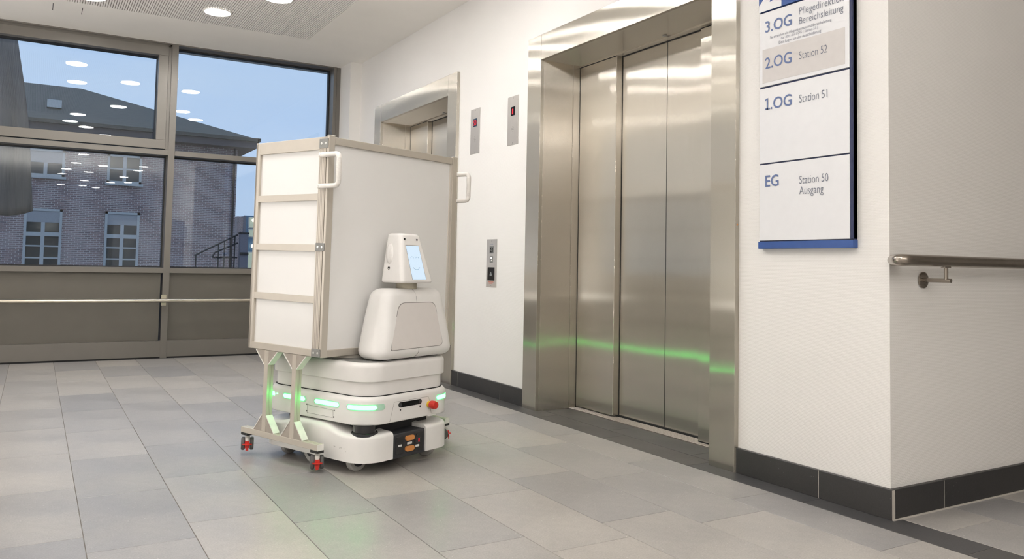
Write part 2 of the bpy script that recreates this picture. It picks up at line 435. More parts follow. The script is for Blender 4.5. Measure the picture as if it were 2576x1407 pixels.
# walls
def wall(name, mat, boxes):
    bm = B_()
    for b in boxes: box(bm, *b)
    return struct(obj(name, bm, mat))
EO = [(2.655, 4.091), (5.378, 6.737)]; ETOP = 2.115
wr = wall('wall_right', 'wall_y', [
    (WX, 3.3, 1.793, EO[0][0]-.02, 0, CZ), (WX, 3.3, EO[0][1]+.02, EO[1][0]-.02, 0, CZ), (WX, 3.3, EO[1][1]+.02, 7.75, 0, CZ),
    (WX, 3.3, EO[0][0]-.02, EO[0][1]+.02, ETOP+.03, CZ), (WX, 3.3, EO[1][0]-.02, EO[1][1]+.02, ETOP+.03, CZ)])
wall('wall_corridor', 'wall_x', [(WX+.0005, 8.0, 1.7925, 1.7929, 0, CZ), (3.3, 8.0, 1.7929, 2.0, 0, CZ)])
wall('wall_left', 'wall_plain', [(-3.2, -3.0, -11.6, 7.83, 0, CZ)])
wall('wall_back', 'wall_plain', [(-6.0, 8.0, -11.8, -11.6, 0, CZ), (2.75, 8.0, -2.2, -2.0, 0, CZ), (2.75, 2.95, -11.6, -2.2, 0, CZ)])
wall('wall_end', 'wall_plain', [(7.8, 8.0, -2.0, 1.79, 0, CZ)])
# pilaster by the window
wall('trim_pilaster', 'wall_plain', [(2.507, WX+.001, 7.33, 7.9, 0, CZ)])
# ceiling with recessed field for the slotted panel
SX0, SX1, SY0, SY1 = -1.15, 1.94, 3.2, 6.80
cl = wall('ceiling', 'ceiling', [(-6, SX0, -12, 7.95, CZ, CZ+.1), (SX1, 8, -12, 7.95, CZ, CZ+.1), (SX0, SX1, -12, SY0, CZ, CZ+.1), (SX0, SX1, SY1, 7.95, CZ, CZ+.1), (-6, 8, -12, 7.95, CZ+.1, CZ+.14)])
abox('slot_recess', 'ceiling_dark', cl, SX0, SX1, SY0, SY1, CZ+.012, CZ+.02)
bm = B_(); x = SX0; P = .0168
while x < SX1:
    box(bm, x, min(x+.0118, SX1), SY0, SY1, CZ, CZ+.012); x += P
s = obj('slot_slats', bm, 'slat', cl); s['kind'] = 'stuff'
for px in (.035, .232): abox('ceiling_slit', 'gap', cl, px-.002, px+.002, 6.915, 7.11, CZ-.0008, CZ+.001)
# down lights
lab = {0: 'round recessed downlight in full view in the slotted ceiling panel',
       1: 'recessed downlight cut by the top edge, just right of the full one',
       2: 'recessed downlight cut by the top edge near the left corner'}
LP = [(1.126, 6.43), (1.44, 5.84), (.27, 6.57), (.81, 5.94), (.31, 5.63), (.82, 4.33), (.41, 3.40), (.34, 2.73), (.56, 2.29), (.85, 1.57), (1.55, 4.47), (1.80, 3.93),
      (.5, -4.3), (.46, -5.5), (.63, -2.9), (.95, -4.7), (1.13, -3.1), (1.86, -2.7), (1.84, -3.6), (1.71, -5.35), (.97, -7.0), (1.0, -8.6), (.5, -8.7), (1.34, -9.1), (1.56, -7.1), (1.93, -6.8),
      (1.2, .95), (.3, .5), (.7, -1.3), (-2.3, 6.2), (-2.4, 1.2), (-1.1, -1.0), (-1.3, -5.2)]  # lamps on this line are added, unseen, set for the hall's brightness
bm = B_(); lathe(bm, (0, 0, 0), [(.094, 0), (.094, .004)], n=24); bm.normal_update()
lamp_me = bpy.data.meshes.new('diffuser'); bmesh.ops.recalc_face_normals(bm, faces=bm.faces); bm.to_mesh(lamp_me); bm.free(); lamp_me.materials.append(MT['lamp'])
bm = B_(); n = 32
R = [[bm.verts.new((r*math.cos(2*math.pi*k/n), r*math.sin(2*math.pi*k/n), z)) for k in range(n)] for r, z in ((.095, .006), (.095, -.001), (.104, -.001), (.105, .006))]
for a, b in zip(R, R[1:]):
    for k in range(n): bm.faces.new((a[k], a[(k+1) % n], b[(k+1) % n], b[k]))
bmesh.ops.recalc_face_normals(bm, faces=bm.faces); ring_me = bpy.data.meshes.new('trim_ring'); bm.to_mesh(ring_me); bm.free(); ring_me.materials.append(MT['ceiling'])
for i, (x, y) in enumerate(LP):
    t = thing('ceiling_light', lab.get(i, 'recessed round downlight out of view, most mirrored in the window glass or steel, some added for brightness'), 'ceiling light', (x, y, CZ-.006), 0, 'recessed downlights in the ceiling' if i < 3 else 'downlights outside the picture')
    link(bpy.data.objects.new('diffuser', lamp_me), t); link(bpy.data.objects.new('trim_ring', ring_me), t)

# ------------------------------------------------------------------ window wall
WY = 7.615; GY = 7.75
mull = struct(abox('trim_mullion', 'frame_grey', None, .967, 1.021, WY, 7.86, 0, CZ, bev=.001))
def bay(name, x0, x1, sash):
    root = B_(); box(root, x0, x1, WY, 7.83, .737, .783, bev=.001)                    # sill rail
    root = struct(obj(name, root, 'frame_grey'))
    abox('kick_plate', 'frame_grey', root, x0, x1, WY, 7.83, 0, .150, bev=.001)
    abox('spandrel_panel', 'panel_grey', root, x0+(.012 if sash else 0), x1-(.012 if sash else 0), 7.665, 7.80, .150, .737)
    abox('transom', 'frame_grey', root, x0, x1, WY, 7.83, 1.770, 1.815, bev=.001)
    abox('head_rail', 'frame_grey', root, x0, x1, WY+.0, 7.83, CZ-.012, CZ+.05)
    abox('skirting_gap', 'gap', root, x0, x1, WY-.004, WY, 0, .012)
    def pane(xa, xb, za, zb, nm='glass_pane'):
        for yy in (GY, GY+.020):
            bm = B_(); v = [bm.verts.new(p) for p in ((xa, yy, za), (xb, yy, za), (xb, yy, zb), (xa, yy, zb))]; bm.faces.new(v)
            me = bpy.data.meshes.new(nm); bm.to_mesh(me); bm.free(); me.materials.append(MT['glass']); link(bpy.data.objects.new(nm, me), root)
    def gasket(xa, xb, za, zb, y=GY-.012, t=.010):
        bm = B_(); box(bm, xa, xb, y, GY+.03, za, za+t); box(bm, xa, xb, y, GY+.03, zb-t, zb); box(bm, xa, xa+t, y, GY+.03, za+t, zb-t); box(bm, xb-t, xb, y, GY+.03, za+t, zb-t)
        obj('gasket', bm, 'rubber', root)
    pane(x0, x1, .783, 1.770); gasket(x0, x1, .783, 1.770)
    if sash:
        # outer stepped frame and the opening leaf
        bm = B_()
        for (g, y, wd) in ((0, WY+.012, .014), (.014, WY+.0, .012)):
            a0, a1, z0, z1 = x0+g, x1-g, 1.815+g*.3, CZ-.012-g
            box(bm, a0, a0+wd, y, 7.83, z0, z1); box(bm, a1-wd, a1, y, 7.83, z0, z1); box(bm, a0, a1, y, 7.83, z1-wd, z1)
        obj('outer_frame', bm, 'frame_grey', root)
        s0, s1, z0, z1 = x0+.028, x1-.028, 1.822, CZ-.040
        for nm, b in (('leaf_rail', (s0, s1, WY-.012, 7.70, z0, z0+.078)), ('leaf_rail', (s0, s1, WY-.012, 7.70, z1-.078, z1)),
                      ('leaf_stile', (s0, s0+.078, WY-.012, 7.70, z0+.078, z1-.078)), ('leaf_stile', (s1-.078, s1, WY-.012, 7.70, z0+.078, z1-.078))):
            abox(nm, 'frame_grey', root, *b, bev=.0015)
        abox('seal', 'rubber', root, s1, s1+.004, WY+.01, 7.70, z0, z1)
        pane(s0+.07, s1-.07, z0+.07, z1-.07); gasket(s0+.072, s1-.072, z0+.072, z1-.072, y=7.68, t=.008)
    else:
        pane(x0, x1, 1.815, CZ-.012); gasket(x0, x1, 1.815, CZ-.012)
    return root
bay('window_1', -1.25, .967, True); bay('window_3', -2.95, -1.30, False)
w2 = bay('window_2', 1.021, 2.437, False)
abox('jamb', 'frame_grey', w2, 2.437, 2.466, WY, 7.83, 0, CZ, bev=.001); abox('jamb', 'frame_grey', w2, 2.468, 2.507, WY+.006, 7.83, 0, CZ, bev=.001)
for mx_ in (-1.30, -3.0): struct(abox('trim_mullion', 'frame_grey', None, mx_, mx_+.05, WY, 7.86, 0, CZ))
# window rail
hr = thing('window_handrail', 'thin pale metal rail running low across the window wall', 'handrail', (1.0, 7.5, 0))
bm = B_(); tube(bm, [(-3.9, 0, .502), (1.37, 0, .502)], .0165, 16); obj('rail', bm, 'rail_alu', hr, True)
bm = B_(); box(bm, -.042, .0, .103, .115, .455, .549, bev=.001); cyl(bm, (-.021, .103, .472), .006, -.004, (0, 1, 0), 12); cyl(bm, (-.021, .103, .532), .006, -.004, (0, 1, 0), 12)
obj('mounting_plate', bm, 'rail_alu', hr)
bm = B_(); box(bm, -.032, -.010, .0, .105, .490, .514); obj('bracket_arm', bm, 'rail_alu', hr)
bm = B_(); box(bm, -2.27, -2.25, .0, .115, .490, .514); obj('bracket_arm', bm, 'rail_alu', hr)

# ------------------------------------------------------------------ baseboards
def boards(name, segs, axis):
    root = None
    for i, (a, b) in enumerate(segs):
        g = .0016
        if axis == 'y': bx = (2.600, WX, a+g, b-g, 0, .104)
        else: bx = (a+g, b-g, 1.775, 1.793, 0, .104)
        o = abox('baseboard_tile' if root else name, 'base_tile', root, *bx, bev=.0012)
        if root is None: root = struct(o)
    return root
r = boards('baseboard_right', [(1.775, 2.083), (2.083, 2.504)], 'y'); abox('joint_bed', 'grout_light', r, 2.6015, WX, 1.778, 2.504, 0, .1025)
r = boards('baseboard_middle', [(4.242, 4.527), (4.527, 5.133), (5.133, 5.228)], 'y'); abox('joint_bed', 'grout_light', r, 2.6015, WX, 4.242, 5.228, 0, .1025)
boards('baseboard_far', [(6.887, 7.33)], 'y')
r = boards('baseboard_corridor', [(2.6175, 2.910), (2.910, 3.52), (3.52, 4.13), (4.13, 4.74), (4.74, 5.35)], 'x'); abox('joint_bed', 'grout_light', r, 2.602, 5.3, 1.7765, 1.793, 0, .1025)
bm = B_(); box(bm, 2.602, 5.35, 1.7695, 1.7752, 0, .004); obj('sealant_joint', bm, 'grout_light', r)

# ------------------------------------------------------------------ elevators
def elevator(y0, y1, label, side_y):
    t = thing('elevator', label, 'elevator', (FX, (y0+y1)/2, 0))
    yc = (y0+y1)/2; X = lambda v: v-FX; Y = lambda v: v-yc
    J = .1495; top = 2.268; dx = 2.885
    def b(nm, mat, x0, x1, ya, yb, z0, z1, bev=.0008): return abox(nm, mat, t, X(x0), X(x1), Y(ya), Y(yb), z0, z1, bev=bev)
    b('jamb_casing', 'steel', FX, WX, y0-J, y0, 0, top); b('jamb_casing', 'steel', FX, WX, y1, y1+J, 0, top)
    b('lintel_casing', 'steel', FX, WX, y0+.0012, y1-.0012, ETOP-.002, top)
    for yy, s in ((y0, -1), (y1, 1)):
        ya, yb = sorted((yy, yy+s*.018))
        b('jamb_lining', 'steel_dark', WX, 2.832, ya, yb, 0, ETOP); b('jamb_lining', 'steel_dark', 2.8345, 3.0, ya, yb, 0, ETOP)
    b('soffit_lining', 'steel_dark', WX, 3.0, y0, y1, ETOP-.002, ETOP+.02)
    b('door_header', 'steel_dark', dx-.004, 2.96, y0, y1, ETOP-.012, ETOP-.002)
    # telescopic door leaves
    yl = y1-.368
    b('door_leaf', 'steel_dark', dx, dx+.05, yl, y1-.004, .012, ETOP-.014, .002)
    ym = yl-.392
    b('door_leaf', 'steel_dark', dx+.045, dx+.075, ym+.0012, yl+.05, .012, ETOP-.014, .001)
    b('door_leaf', 'steel_dark', dx+.045, dx+.075, y0+.33, ym-.0012, .012, ETOP-.014, .001)
    b('return_panel', 'steel_dark', dx-.012, dx+.05, y0+.004, y0+.363, .010, ETOP-.03, .002)
    b('door_backing', 'gap', dx+.09, dx+.10, y0, y1, 0, ETOP)
    # shadow gaps between the leaves and at the header
    for g_ in ((dx-.0006, dx+.002, y1-.0055, y1-.0005, .0, ETOP-.012), (dx+.0425, dx+.046, yl-.0045, yl+.0, .0, ETOP-.012), (dx+.0440, dx+.0465, ym-.0013, ym+.0013, .012, ETOP-.012),
               (dx-.0015, dx+.002, yl, y1, ETOP-.0165, ETOP-.0125), (dx+.038, dx+.046, y0+.363, yl, ETOP-.0165, ETOP-.0125), (dx-.014, dx-.010, y0+.004, y0+.363, ETOP-.032, ETOP-.028),
               (dx+.040, dx+.046, y0+.363, y1, .004, .014), (dx-.010, dx-.004, y0+.004, y0+.363, .002, .010)):
        b('shadow_gap', 'gap', *g_, bev=0)
    for yy in (y0, y1): b('casing_joint', 'cover_brown', FX-.0002, FX+.002, yy-.0011, yy+.0011, ETOP-.002, top, bev=0)
    # sill with grooves
    bm = B_(); x = 2.834
    while x < 2.985: box(bm, X(x), X(x+.009), Y(y0+.002), Y(y1-.002), 0, .004); x += .0135
    box(bm, X(2.834), X(2.985), Y(y0+.002), Y(y1-.002), -.003, .0005)
    obj('sill', bm, 'steel_plate', t)
    bm = B_(); cyl(bm, (X(2.86), Y(y0+.62), ETOP-.004), .012, -.004, (0, 0, 1), 16); obj('soffit_sensor', bm, 'plate_grey', t)
    return t
elevator(*EO[0], 'large stainless steel elevator with telescopic doors beside the blue directory sign', 0)
elevator(*EO[1], 'farther stainless steel elevator, its lower half hidden behind the white trolley', 1)

# ------------------------------------------------------------------ wall devices (all on the elevator wall, x = WX)
UX = (0, -1, 0); UY = (0, 0, 1)
def plate(name, label, yc, z0, z1, wd, cat):
    t = thing(name, label, cat, (WX, yc, z0)); abox('face_plate', 'steel_plate', t, -.003, 0, -wd/2, wd/2, 0, z1-z0, bev=.0006)
    for z in (.012, z1-z0-.012): obj('screw', cyl(B_(), (-.003, 0, z), .003, -.001, (1, 0, 0), 10), 'plate_grey', t)
    return t
for yc, ch, lb in ((4.972, '50', 'steel floor display showing red 50, left of the pair'), (4.452, '1', 'steel floor display showing a red 1, nearer the large elevator')):
    z0 = 1.637; t = plate('floor_display', lb, yc, z0, 1.954, .137, 'display panel')
    abox('display_window', 'black_gloss', t, -.0045, -.003, -.026, .026, .190, .247)
    if ch == '1': textobj('red_digit', 'red_led', t, '1', (-.0048, .010, .200), UX, UY, .036, .016, bold=.02)
    else: textobj('red_digit', 'red_led', t, '50', (-.0048, .022, .200), UX, UY, .036, .042, bold=.02)
    for k, wd in enumerate((.016, .034, .036, .018)):
        bm = B_()
        for q in range(int(wd/.005)): cyl(bm, (-.003, wd/2-q*.005-.003, .118-k*.0095), .0011, -.0005, (1, 0, 0), 6)
        obj('speaker_holes', bm, 'gap', t)
t = plate('call_panel', 'slim steel lift call panel with arrow buttons and black card reader', 4.698, .714, 1.033, .139, 'call panel')
abox('arrow_window', 'plate_grey', t, -.0042, -.003, -.027, .027, .224, .272)
abox('arrow_glass', 'black_gloss', t, -.005, -.0042, -.018, .018, .231, .264)
for s, z in ((1, .249), (-1, .246)):
    bm = B_(); bm.faces.new([bm.verts.new(p) for p in ((-.0053, .012, z), (-.0053, -.012, z), (-.0053, 0, z+s*.012))]); obj('arrow_mark', bm, 'plate_grey', t)
abox('button_plate', 'plate_grey', t, -.0045, -.003, -.022, .022, .163, .207, bev=.0005)
bm = B_(); lathe(bm, (-.0045, 0, .194), [(.007, 0), (.006, .002), (0, .0025)], (-1, 0, 0), 16); obj('lit_button', bm, 'white_led', t)
bm = B_(); lathe(bm, (-.0045, 0, .175), [(.007, 0), (.006, .002), (0, .0025)], (-1, 0, 0), 16); obj('call_button', bm, 'screw', t)
abox('card_reader', 'black_gloss', t, -.006, -.003, -.046, .046, .044, .132, bev=.001)
bm = B_(); bm.faces.new([bm.verts.new((-.0064, yy, zz)) for yy, zz in ((.016, .080), (.010, .076), (-.010, .076), (-.016, .080), (-.010, .092), (-.004, .102), (.004, .102), (.010, .092))]); obj('bell_mark', bm, 'screw', t)
bm = B_(); text_bm(bm, 'Aufzug', (-.0033, .022, .283), UX, UY, .006, .042); obj('small_lettering', bm, 'ink_blue', t)
bm = B_()
for z, wd in ((.032, .072), (.023, .055)):
    n = int(wd/.008)
    for q in range(n): box(bm, -.0036, -.0032, wd/2-q*.008-.0055, wd/2-q*.008, z, z+.006)
obj('red_lettering', bm, 'ink_red', t)
t = thing('red_sticker', 'tiny orange-red dot on the edge of the large steel elevator frame', 'sticker', (FX+.012, 2.5044, 1.055))
bm = B_(); lathe(bm, (0, 0, 0), [(.004, 0), (.003, .001), (0, .0012)], (0, -1, 0), 12); obj('dot', bm, 'orange', t)

# ------------------------------------------------------------------ directory sign
SG = thing('directory_sign', 'tall white and blue floor directory sign between elevator and wall corner', 'sign', (WX, 2.147, .955))
def sg(y): return y-2.147
def sz(z): return z-.955
SF = -.028
abox('back_frame', 'sign_navy', SG, -.020, 0, sg(1.922), sg(2.372), sz(.978), sz(2.36))
abox('bottom_band', 'sign_blue', SG, SF, 0, sg(1.920), sg(2.374), sz(.950), sz(.979), bev=.001)
for z0, z1 in ((.983, 1.298), (1.304, 1.618), (1.626, 1.938)):
    abox('sign_panel', 'sign_white', SG, SF, -.018, sg(1.934), sg(2.367), sz(z0), sz(z1), bev=.0008)
for yy in ((1.922, 1.932),): 
    abox('side_profile', 'sign_navy', SG, SF+.001, 0, sg(yy[0]), sg(yy[1]), sz(.983), sz(1.938))
hp = abox('header_panel', 'sign_blue', SG, SF, -.018, sg(1.934), sg(2.372), sz(1.945), sz(2.35))
abox('header_white_field', 'sign_white', SG, SF-.001, SF, sg(2.2535), sg(2.371), sz(1.945), sz(2.12))
def tri(name, mat, pts):
    bm = B_(); bm.faces.new([bm.verts.new((SF-.0016, sg(y), sz(z))) for y, z in pts]); return obj(name, bm, mat, SG)
tri('header_mark', 'sign_blue', [(2.3715, 1.974), (2.3715, 2.12), (2.300, 2.12), (2.348, 1.996)])
tri('header_mark', 'sign_blue', [(2.314, 1.977), (2.290, 1.983), (2.276, 2.02), (2.299, 2.02)])
abox('grey_inset', 'sign_grey', SG, SF-.0008, SF, sg(1.952), sg(2.352), sz(1.641), sz(1.782))
def tx(mat, s, y, z, h, wd, bold=0): textobj('lettering', mat, SG, s, (SF-.0012, sg(y), sz(z)), UX, UY, h, wd, bold=bold)
tx('ink_blue', '3.OG', 2.337, 1.853, .048, .137, .010); tx('ink_grey', 'Pflegedirektion', 2.163, 1.884, .030, .205, -.009); tx('ink_grey', 'Bereichsleitung', 2.163, 1.845, .030, .205, -.009)
tx('ink_grey', 'Sie erreichen die Pflegedirektion und Bereichsleitung', 2.312, 1.821, .0115, .300, -.006)
tx('ink_grey', 'nur über das 1.OG ( Station 51 )', 2.254, 1.806, .0125, .180, -.006); tx('ink_grey', 'Bitte folgen Sie der Ausschilderung', 2.265, 1.789, .0125, .206, -.006)
tx('ink_blue', '2.OG', 2.337, 1.699, .048, .137, .010); tx('ink_grey', 'Station 52', 2.163, 1.703, .033, .132, -.009)
tx('ink_blue', '.OG', 2.308, 1.526, .048, .108, .010)
bm = B_()
for pts in (((2.3285, 0), (2.3215, 0), (2.3215, .048), (2.3285, .048)), ((2.338, 0), (2.312, 0), (2.312, .0065), (2.338, .0065)), ((2.338, .036), (2.3285, .042), (2.3285, .048), (2.338, .0425))):
    bm.faces.new([bm.verts.new((SF-.0016, sg(y), sz(1.526+z))) for y, z in pts])
obj('lettering', bm, 'ink_blue', SG); tx('ink_grey', 'Station 51', 2.163, 1.529, .033, .132, -.009)
tx('ink_blue', 'EG', 2.335, 1.206, .048, .070, .010); tx('ink_grey', 'Station 50', 2.162, 1.205, .033, .135, -.009); tx('ink_grey', 'Ausgang', 2.162, 1.163, .033, .113, -.009)

# ------------------------------------------------------------------ corridor handrail
HR = thing('corridor_handrail', 'round brushed steel handrail on a bracket past the right wall corner', 'handrail', (2.52, 1.79, 0))
bm = B_(); pts = fillet([(.135, .002, .903), (.0, -.0, .903), (-.0, -.09, .903), (.14, -.09, .903)], .04)
bm = B_(); tube(bm, [(-.0045+.13, -.0, .905)] + fillet([(.03, .0, .905), (-.012, -.022, .905), (.05, -.085, .905), (5.0, -.085, .905)], .03), .0205, 24)
bm.free(); bm = B_(); tube(bm, fillet([(.115, -.001, .905), (.022, -.088, .905), (.30, -.088, .905), (5.0, -.088, .905)], .05, 10), .0205, 24)
obj('rail', bm, 'tube_steel', HR, True)
bm = B_(); lathe(bm, (.290, 0, .836), [(.030, 0), (.030, .004), (.026, .006)], (0, -1, 0), 28); cyl(bm, (.276, -.006, .846), .003, -.002, (0, 1, 0), 8); cyl(bm, (.304, -.006, .826), .003, -.002, (0, 1, 0), 8); obj('rosette', bm, 'tube_steel', HR, True)
bm = B_(); tube(bm, [(.290, -.004, .836), (.290, -.106, .836)], .0075, 16); obj('bracket_arm', bm, 'tube_steel', HR, True)
bm = B_(); tube(bm, [(.290, -.088, .836), (.290, -.088, .888)], .0070, 16); box(bm, .272, .308, -.096, -.080, .882, .888); obj('bracket_post', bm, 'tube_steel', HR, True)
bm = B_(); lathe(bm, (1.59, 0, .836), [(.030, 0), (.030, .004), (.026, .006)], (0, -1, 0), 28); obj('rosette', bm, 'tube_steel', HR, True)
bm = B_(); tube(bm, [(1.59, -.004, .836), (1.59, -.106, .836)], .0075, 16); obj('bracket_arm', bm, 'tube_steel', HR, True)

# ------------------------------------------------------------------ mobile robot (local axes: x = width, y = backwards, z)
RA = math.radians(22.3)
RB = thing('mobile_robot', 'white wheeled service robot with face screen, carrying the trolley', 'robot', (1.18, 3.236, 0), RA)
F = (-.075, .470, -.125, .555)
def sm(e0, e1, x): t = max(0, min(1, (x-e0)/(e1-e0))); return t*t*(3-2*t)
def humptop(x, y):
    h = sm(.00, .14, y)*(1-sm(.30, .42, y)); return .028*h
def base_shell():
    bm = B_(); n = 10; e = .018; z0, zt = .052, .163
    levels = [(z0, 0)] + [(z0+.004, 0)] + [(lerp(z0+.004, zt-e, k/5), 0) for k in range(1, 6)] + [(zt-e*(1-math.sin(math.radians(90*k/5))), e*(1-math.cos(math.radians(90*k/5)))) for k in range(1, 6)]
    rings = []
    for li, (z, ins) in enumerate(levels):
        P = rrpts(F[0]+ins, F[1]-ins, F[2]+ins, F[3]-ins, .105-ins*.5, n)
        # densify along the long sides
        Q = []
        for i, p in enumerate(P):
            q = P[(i+1) % len(P)]; Q.append(p); d = math.hypot(q[0]-p[0], q[1]-p[1]); m = max(1, round(d/.025))
            for k in range(1, m): Q.append((lerp(p[0], q[0], k/m), lerp(p[1], q[1], k/m)))
        rings.append([(x, y, z + humptop(x, y)*max(0, (z-z0)/(zt-z0))) for x, y in Q])
    cnt = min(len(r) for r in rings)
    # equal vertex counts: resample every ring to the outline of the first
    base = rings[0]; out = []
    for r in rings:
        if len(r) != len(base):
            m = len(base); L = [0]
            for i in range(len(r)): a, b = Vector(r[i]), Vector(r[(i+1) % len(r)]); L.append(L[-1]+(a-b).length)
            tot = L[-1]; rr = []; 
            for k in range(m):
                s = tot*k/m; i = max(j for j in range(len(L)-1) if L[j] <= s+1e-9); t = (s-L[i])/max(1e-9, L[i+1]-L[i]); a, b = Vector(r[i]), Vector(r[(i+1) % len(r)]); rr.append(tuple(a.lerp(b, t)))
            out.append(rr)
        else: out.append(r)
    V = [[bm.verts.new(p) for p in r] for r in out]; m = len(V[0])
    for A, Bq in zip(V, V[1:]):
        for k in range(m): bm.faces.new((A[k], A[(k+1) % m], Bq[(k+1) % m], Bq[k]))
    bm.faces.new(V[0][::-1])
    c = [bm.verts.new((lerp(v.co.x, .2, .45), v.co.y*.9+.02, v.co.z+.002)) for v in V[-1]]
    for k in range(m): bm.faces.new((V[-1][k], V[-1][(k+1) % m], c[(k+1) % m], c[k]))
    bm.faces.new(c)
    return bm
bs = obj('base_shell', base_shell(), 'shell', RB, True)
# notch for the battery drawer, cut with a boolean and applied
ct = obj('cutter', box(B_(), .088, .283, -.30, .10, -.1, .5), 'shell')
ct.matrix_world = Matrix.Translation((1.18, 3.236, 0)) @ Matrix.Rotation(RA, 4, 'Z')
md = bs.modifiers.new('cut', 'BOOLEAN'); md.operation = 'DIFFERENCE'; md.object = ct; md.solver = 'EXACT'
bpy.context.view_layer.update(); dg = bpy.context.evaluated_depsgraph_get()
nm = bpy.data.meshes.new_from_object(bs.evaluated_get(dg)); bs.modifiers.clear(); bs.data = nm; bs.data.name = 'base_shell'
bpy.data.objects.remove(ct)
# battery drawer
bd = abox('battery_drawer', 'charcoal', RB, .093, .280, -.121, .095, .048, .150, bev=.003)
FY = -.1225
abox('drawer_cover', 'black', bd, .106, .150, FY-.0015, FY+.002, .064, .137, bev=.002)
abox('switch_panel', 'black', bd, .214, .268, FY-.0015, FY+.002, .062, .142, bev=.002)
def capsule(bm, cx, cz, w, h, y0, y1, n=8):
    P = []
    r = h/2
    for s, c0 in ((1, cx+w/2-r), (-1, cx-w/2+r)):
        for k in range(n+1):
            t = math.radians(-90+180*k/n); P.append((c0+s*r*math.cos(t), cz+s*r*math.sin(t)))
    A = [bm.verts.new((x, y0, z)) for x, z in P]; Bq = [bm.verts.new((x, y1, z)) for x, z in P]
    bm.faces.new(A[::-1]); bm.faces.new(Bq)
    for k in range(len(P)): bm.faces.new((A[k], A[(k+1) % len(P)], Bq[(k+1) % len(P)], Bq[k]))
    return bm
for z in (.124, .080): obj('orange_connector', capsule(B_(), .186, z, .052, .021, FY-.006, FY+.002), 'orange', bd)
for x0, x1, z0, z1 in ((.118, .139, .0955, .1035), (.171, .199, .0975, .1065), (.221, .243, .0795, .0885)):
    o = abox('white_label', 'white_label', bd, x0, x1, FY-.0025, FY-.001, z0, z1)
    abox('label_print', 'ink_grey', o, x0+.004, x1-.004, FY-.0028, FY-.0024, (z0+z1)/2-.0012, (z0+z1)/2+.0012) if False else None
abox('rocker_switch', 'black_gloss', bd, .217, .247, FY-.005, FY, .095, .119, bev=.001)
abox('red_indicator', 'red_led', bd, .235, .241, FY-.0058, FY-.004, .100, .114)
bm = B_(); cyl(bm, (.230, FY-.001, .131), .005, -.004, (0, 1, 0), 12); obj('key_knob', bm, 'black_gloss', bd)
# core between base and upper body
abox('chassis_core', 'black', RB, .02, .375, -.04, .47, .12, .215)
# upper body
Mf = (-.062, .474, -.117, .560)
mb = obj('body_shell', shell(B_(), Mf, Mf, .199, .314, .105, .105, .006, .020, n=10), 'shell', RB, True)
obj('cover_lower', shell(B_(), (-.046, .456, -.102, .545), (-.046, .456, -.102, .545), .306, .378, .10, .10, .002, .004, n=10), 'shell_soft', RB, True)
obj('cover_upper', shell(B_(), (-.056, .468, -.112, .555), (-.056, .468, -.112, .555), .372, .449, .105, .105, .003, .018, n=10), 'shell_soft', RB, True)
obj('top_plate', shell(B_(), (-.030, .44, -.088, .53), (-.030, .44, -.088, .53), .447, .4535, .09, .09, .001, .001, n=10), 'plate_grey', RB, True)
obj('body_gap', shell(B_(), (-.049, .459, -.105, .548), (-.049, .459, -.105, .548), .305, .316, .10, .10, .001, .001, n=10), 'gap', RB)
# LED strips following the body outline
def outline(Fr, r, off, a, b):
    """points along the rounded outline between arc lengths a and b, counted from the back end of the left side towards the front, then along the front, right side and back"""
    x0, x1, y0, y1 = Fr[0]-off, Fr[1]+off, Fr[2]-off, Fr[3]+off; P = []
    def arc(cx, cy, t0, t1):
        for k in range(13): t = math.radians(lerp(t0, t1, k/12)); P.append((cx+r*math.cos(t), cy+r*math.sin(t)))
    P.append((x0, y1-r)); P.append((x0, y0+r)); arc(x0+r, y0+r, 180, 270); P.append((x1-r, y0)); arc(x1-r, y0+r, -90, 0); P.append((x1, y1-r)); arc(x1-r, y1-r, 0, 90); P.append((x0+r, y1)); arc(x0+r, y1-r, 90, 180)
    out = []; s = 0
    for p, q in zip(P, P[1:]):
        d = math.hypot(q[0]-p[0], q[1]-p[1])
        if d < 1e-6: continue
        m = max(1, int(d/.006))
        for k in range(m):
            ss = s+d*k/m
            if a <= ss <= b: out.append((lerp(p[0], q[0], k/m), lerp(p[1], q[1], k/m)))
        s += d
    return out
def strip(name, mat, parent, a, b, zc, h, off, th=.003):
    P0 = outline(Mf, .105, off, a, b); P1 = outline(Mf, .105, off-th, a, b)
    n = min(len(P0), len(P1)); bm = B_(); V = []
    tot = max(1, n-1); capn = h/2
    L = [0]
    for i in range(1, n): L.append(L[-1]+math.hypot(P0[i][0]-P0[i-1][0], P0[i][1]-P0[i-1][1]))
    for i in range(n):
        d = min(L[i], L[-1]-L[i]); hh = math.sqrt(max(0, capn**2-(capn-min(d, capn))**2)); hh = max(hh, .0012)
        V.append([bm.verts.new((*P0[i], zc-hh)), bm.verts.new((*P0[i], zc+hh)), bm.verts.new((*P1[i], zc+hh)), bm.verts.new((*P1[i], zc-hh))])
    for A, Bq in zip(V, V[1:]):
        for k in range(4): bm.faces.new((A[k], A[(k+1) % 4], Bq[(k+1) % 4], Bq[k]))
    bm.faces.new(V[0]); bm.faces.new(V[-1][::-1])
    return obj(name, bm, mat, parent)
SL = (Mf[3]-Mf[2])-2*.105; ARC = math.pi/2*.105; FW = (Mf[1]-Mf[0])-2*.105
ys = lambda y: (Mf[3]-.105)-y            # arc length of a point on the left side
segs = [(ys(.412), ys(.256)), (ys(.200), ys(.043)), (ys(-.005), SL+ARC+.0), (SL+ARC+FW-.010, SL+ARC+FW+ARC+.03)]
r0 = SL+ARC+FW+ARC
segs += [(r0+.075, r0+.23), (r0+.29, r0+.43), (r0+SL+.01, r0+SL+ARC+.0), (2*SL+2*FW+4*ARC-.09, 2*SL+2*FW+4*ARC)]
total = 2*SL+2*FW+4*ARC
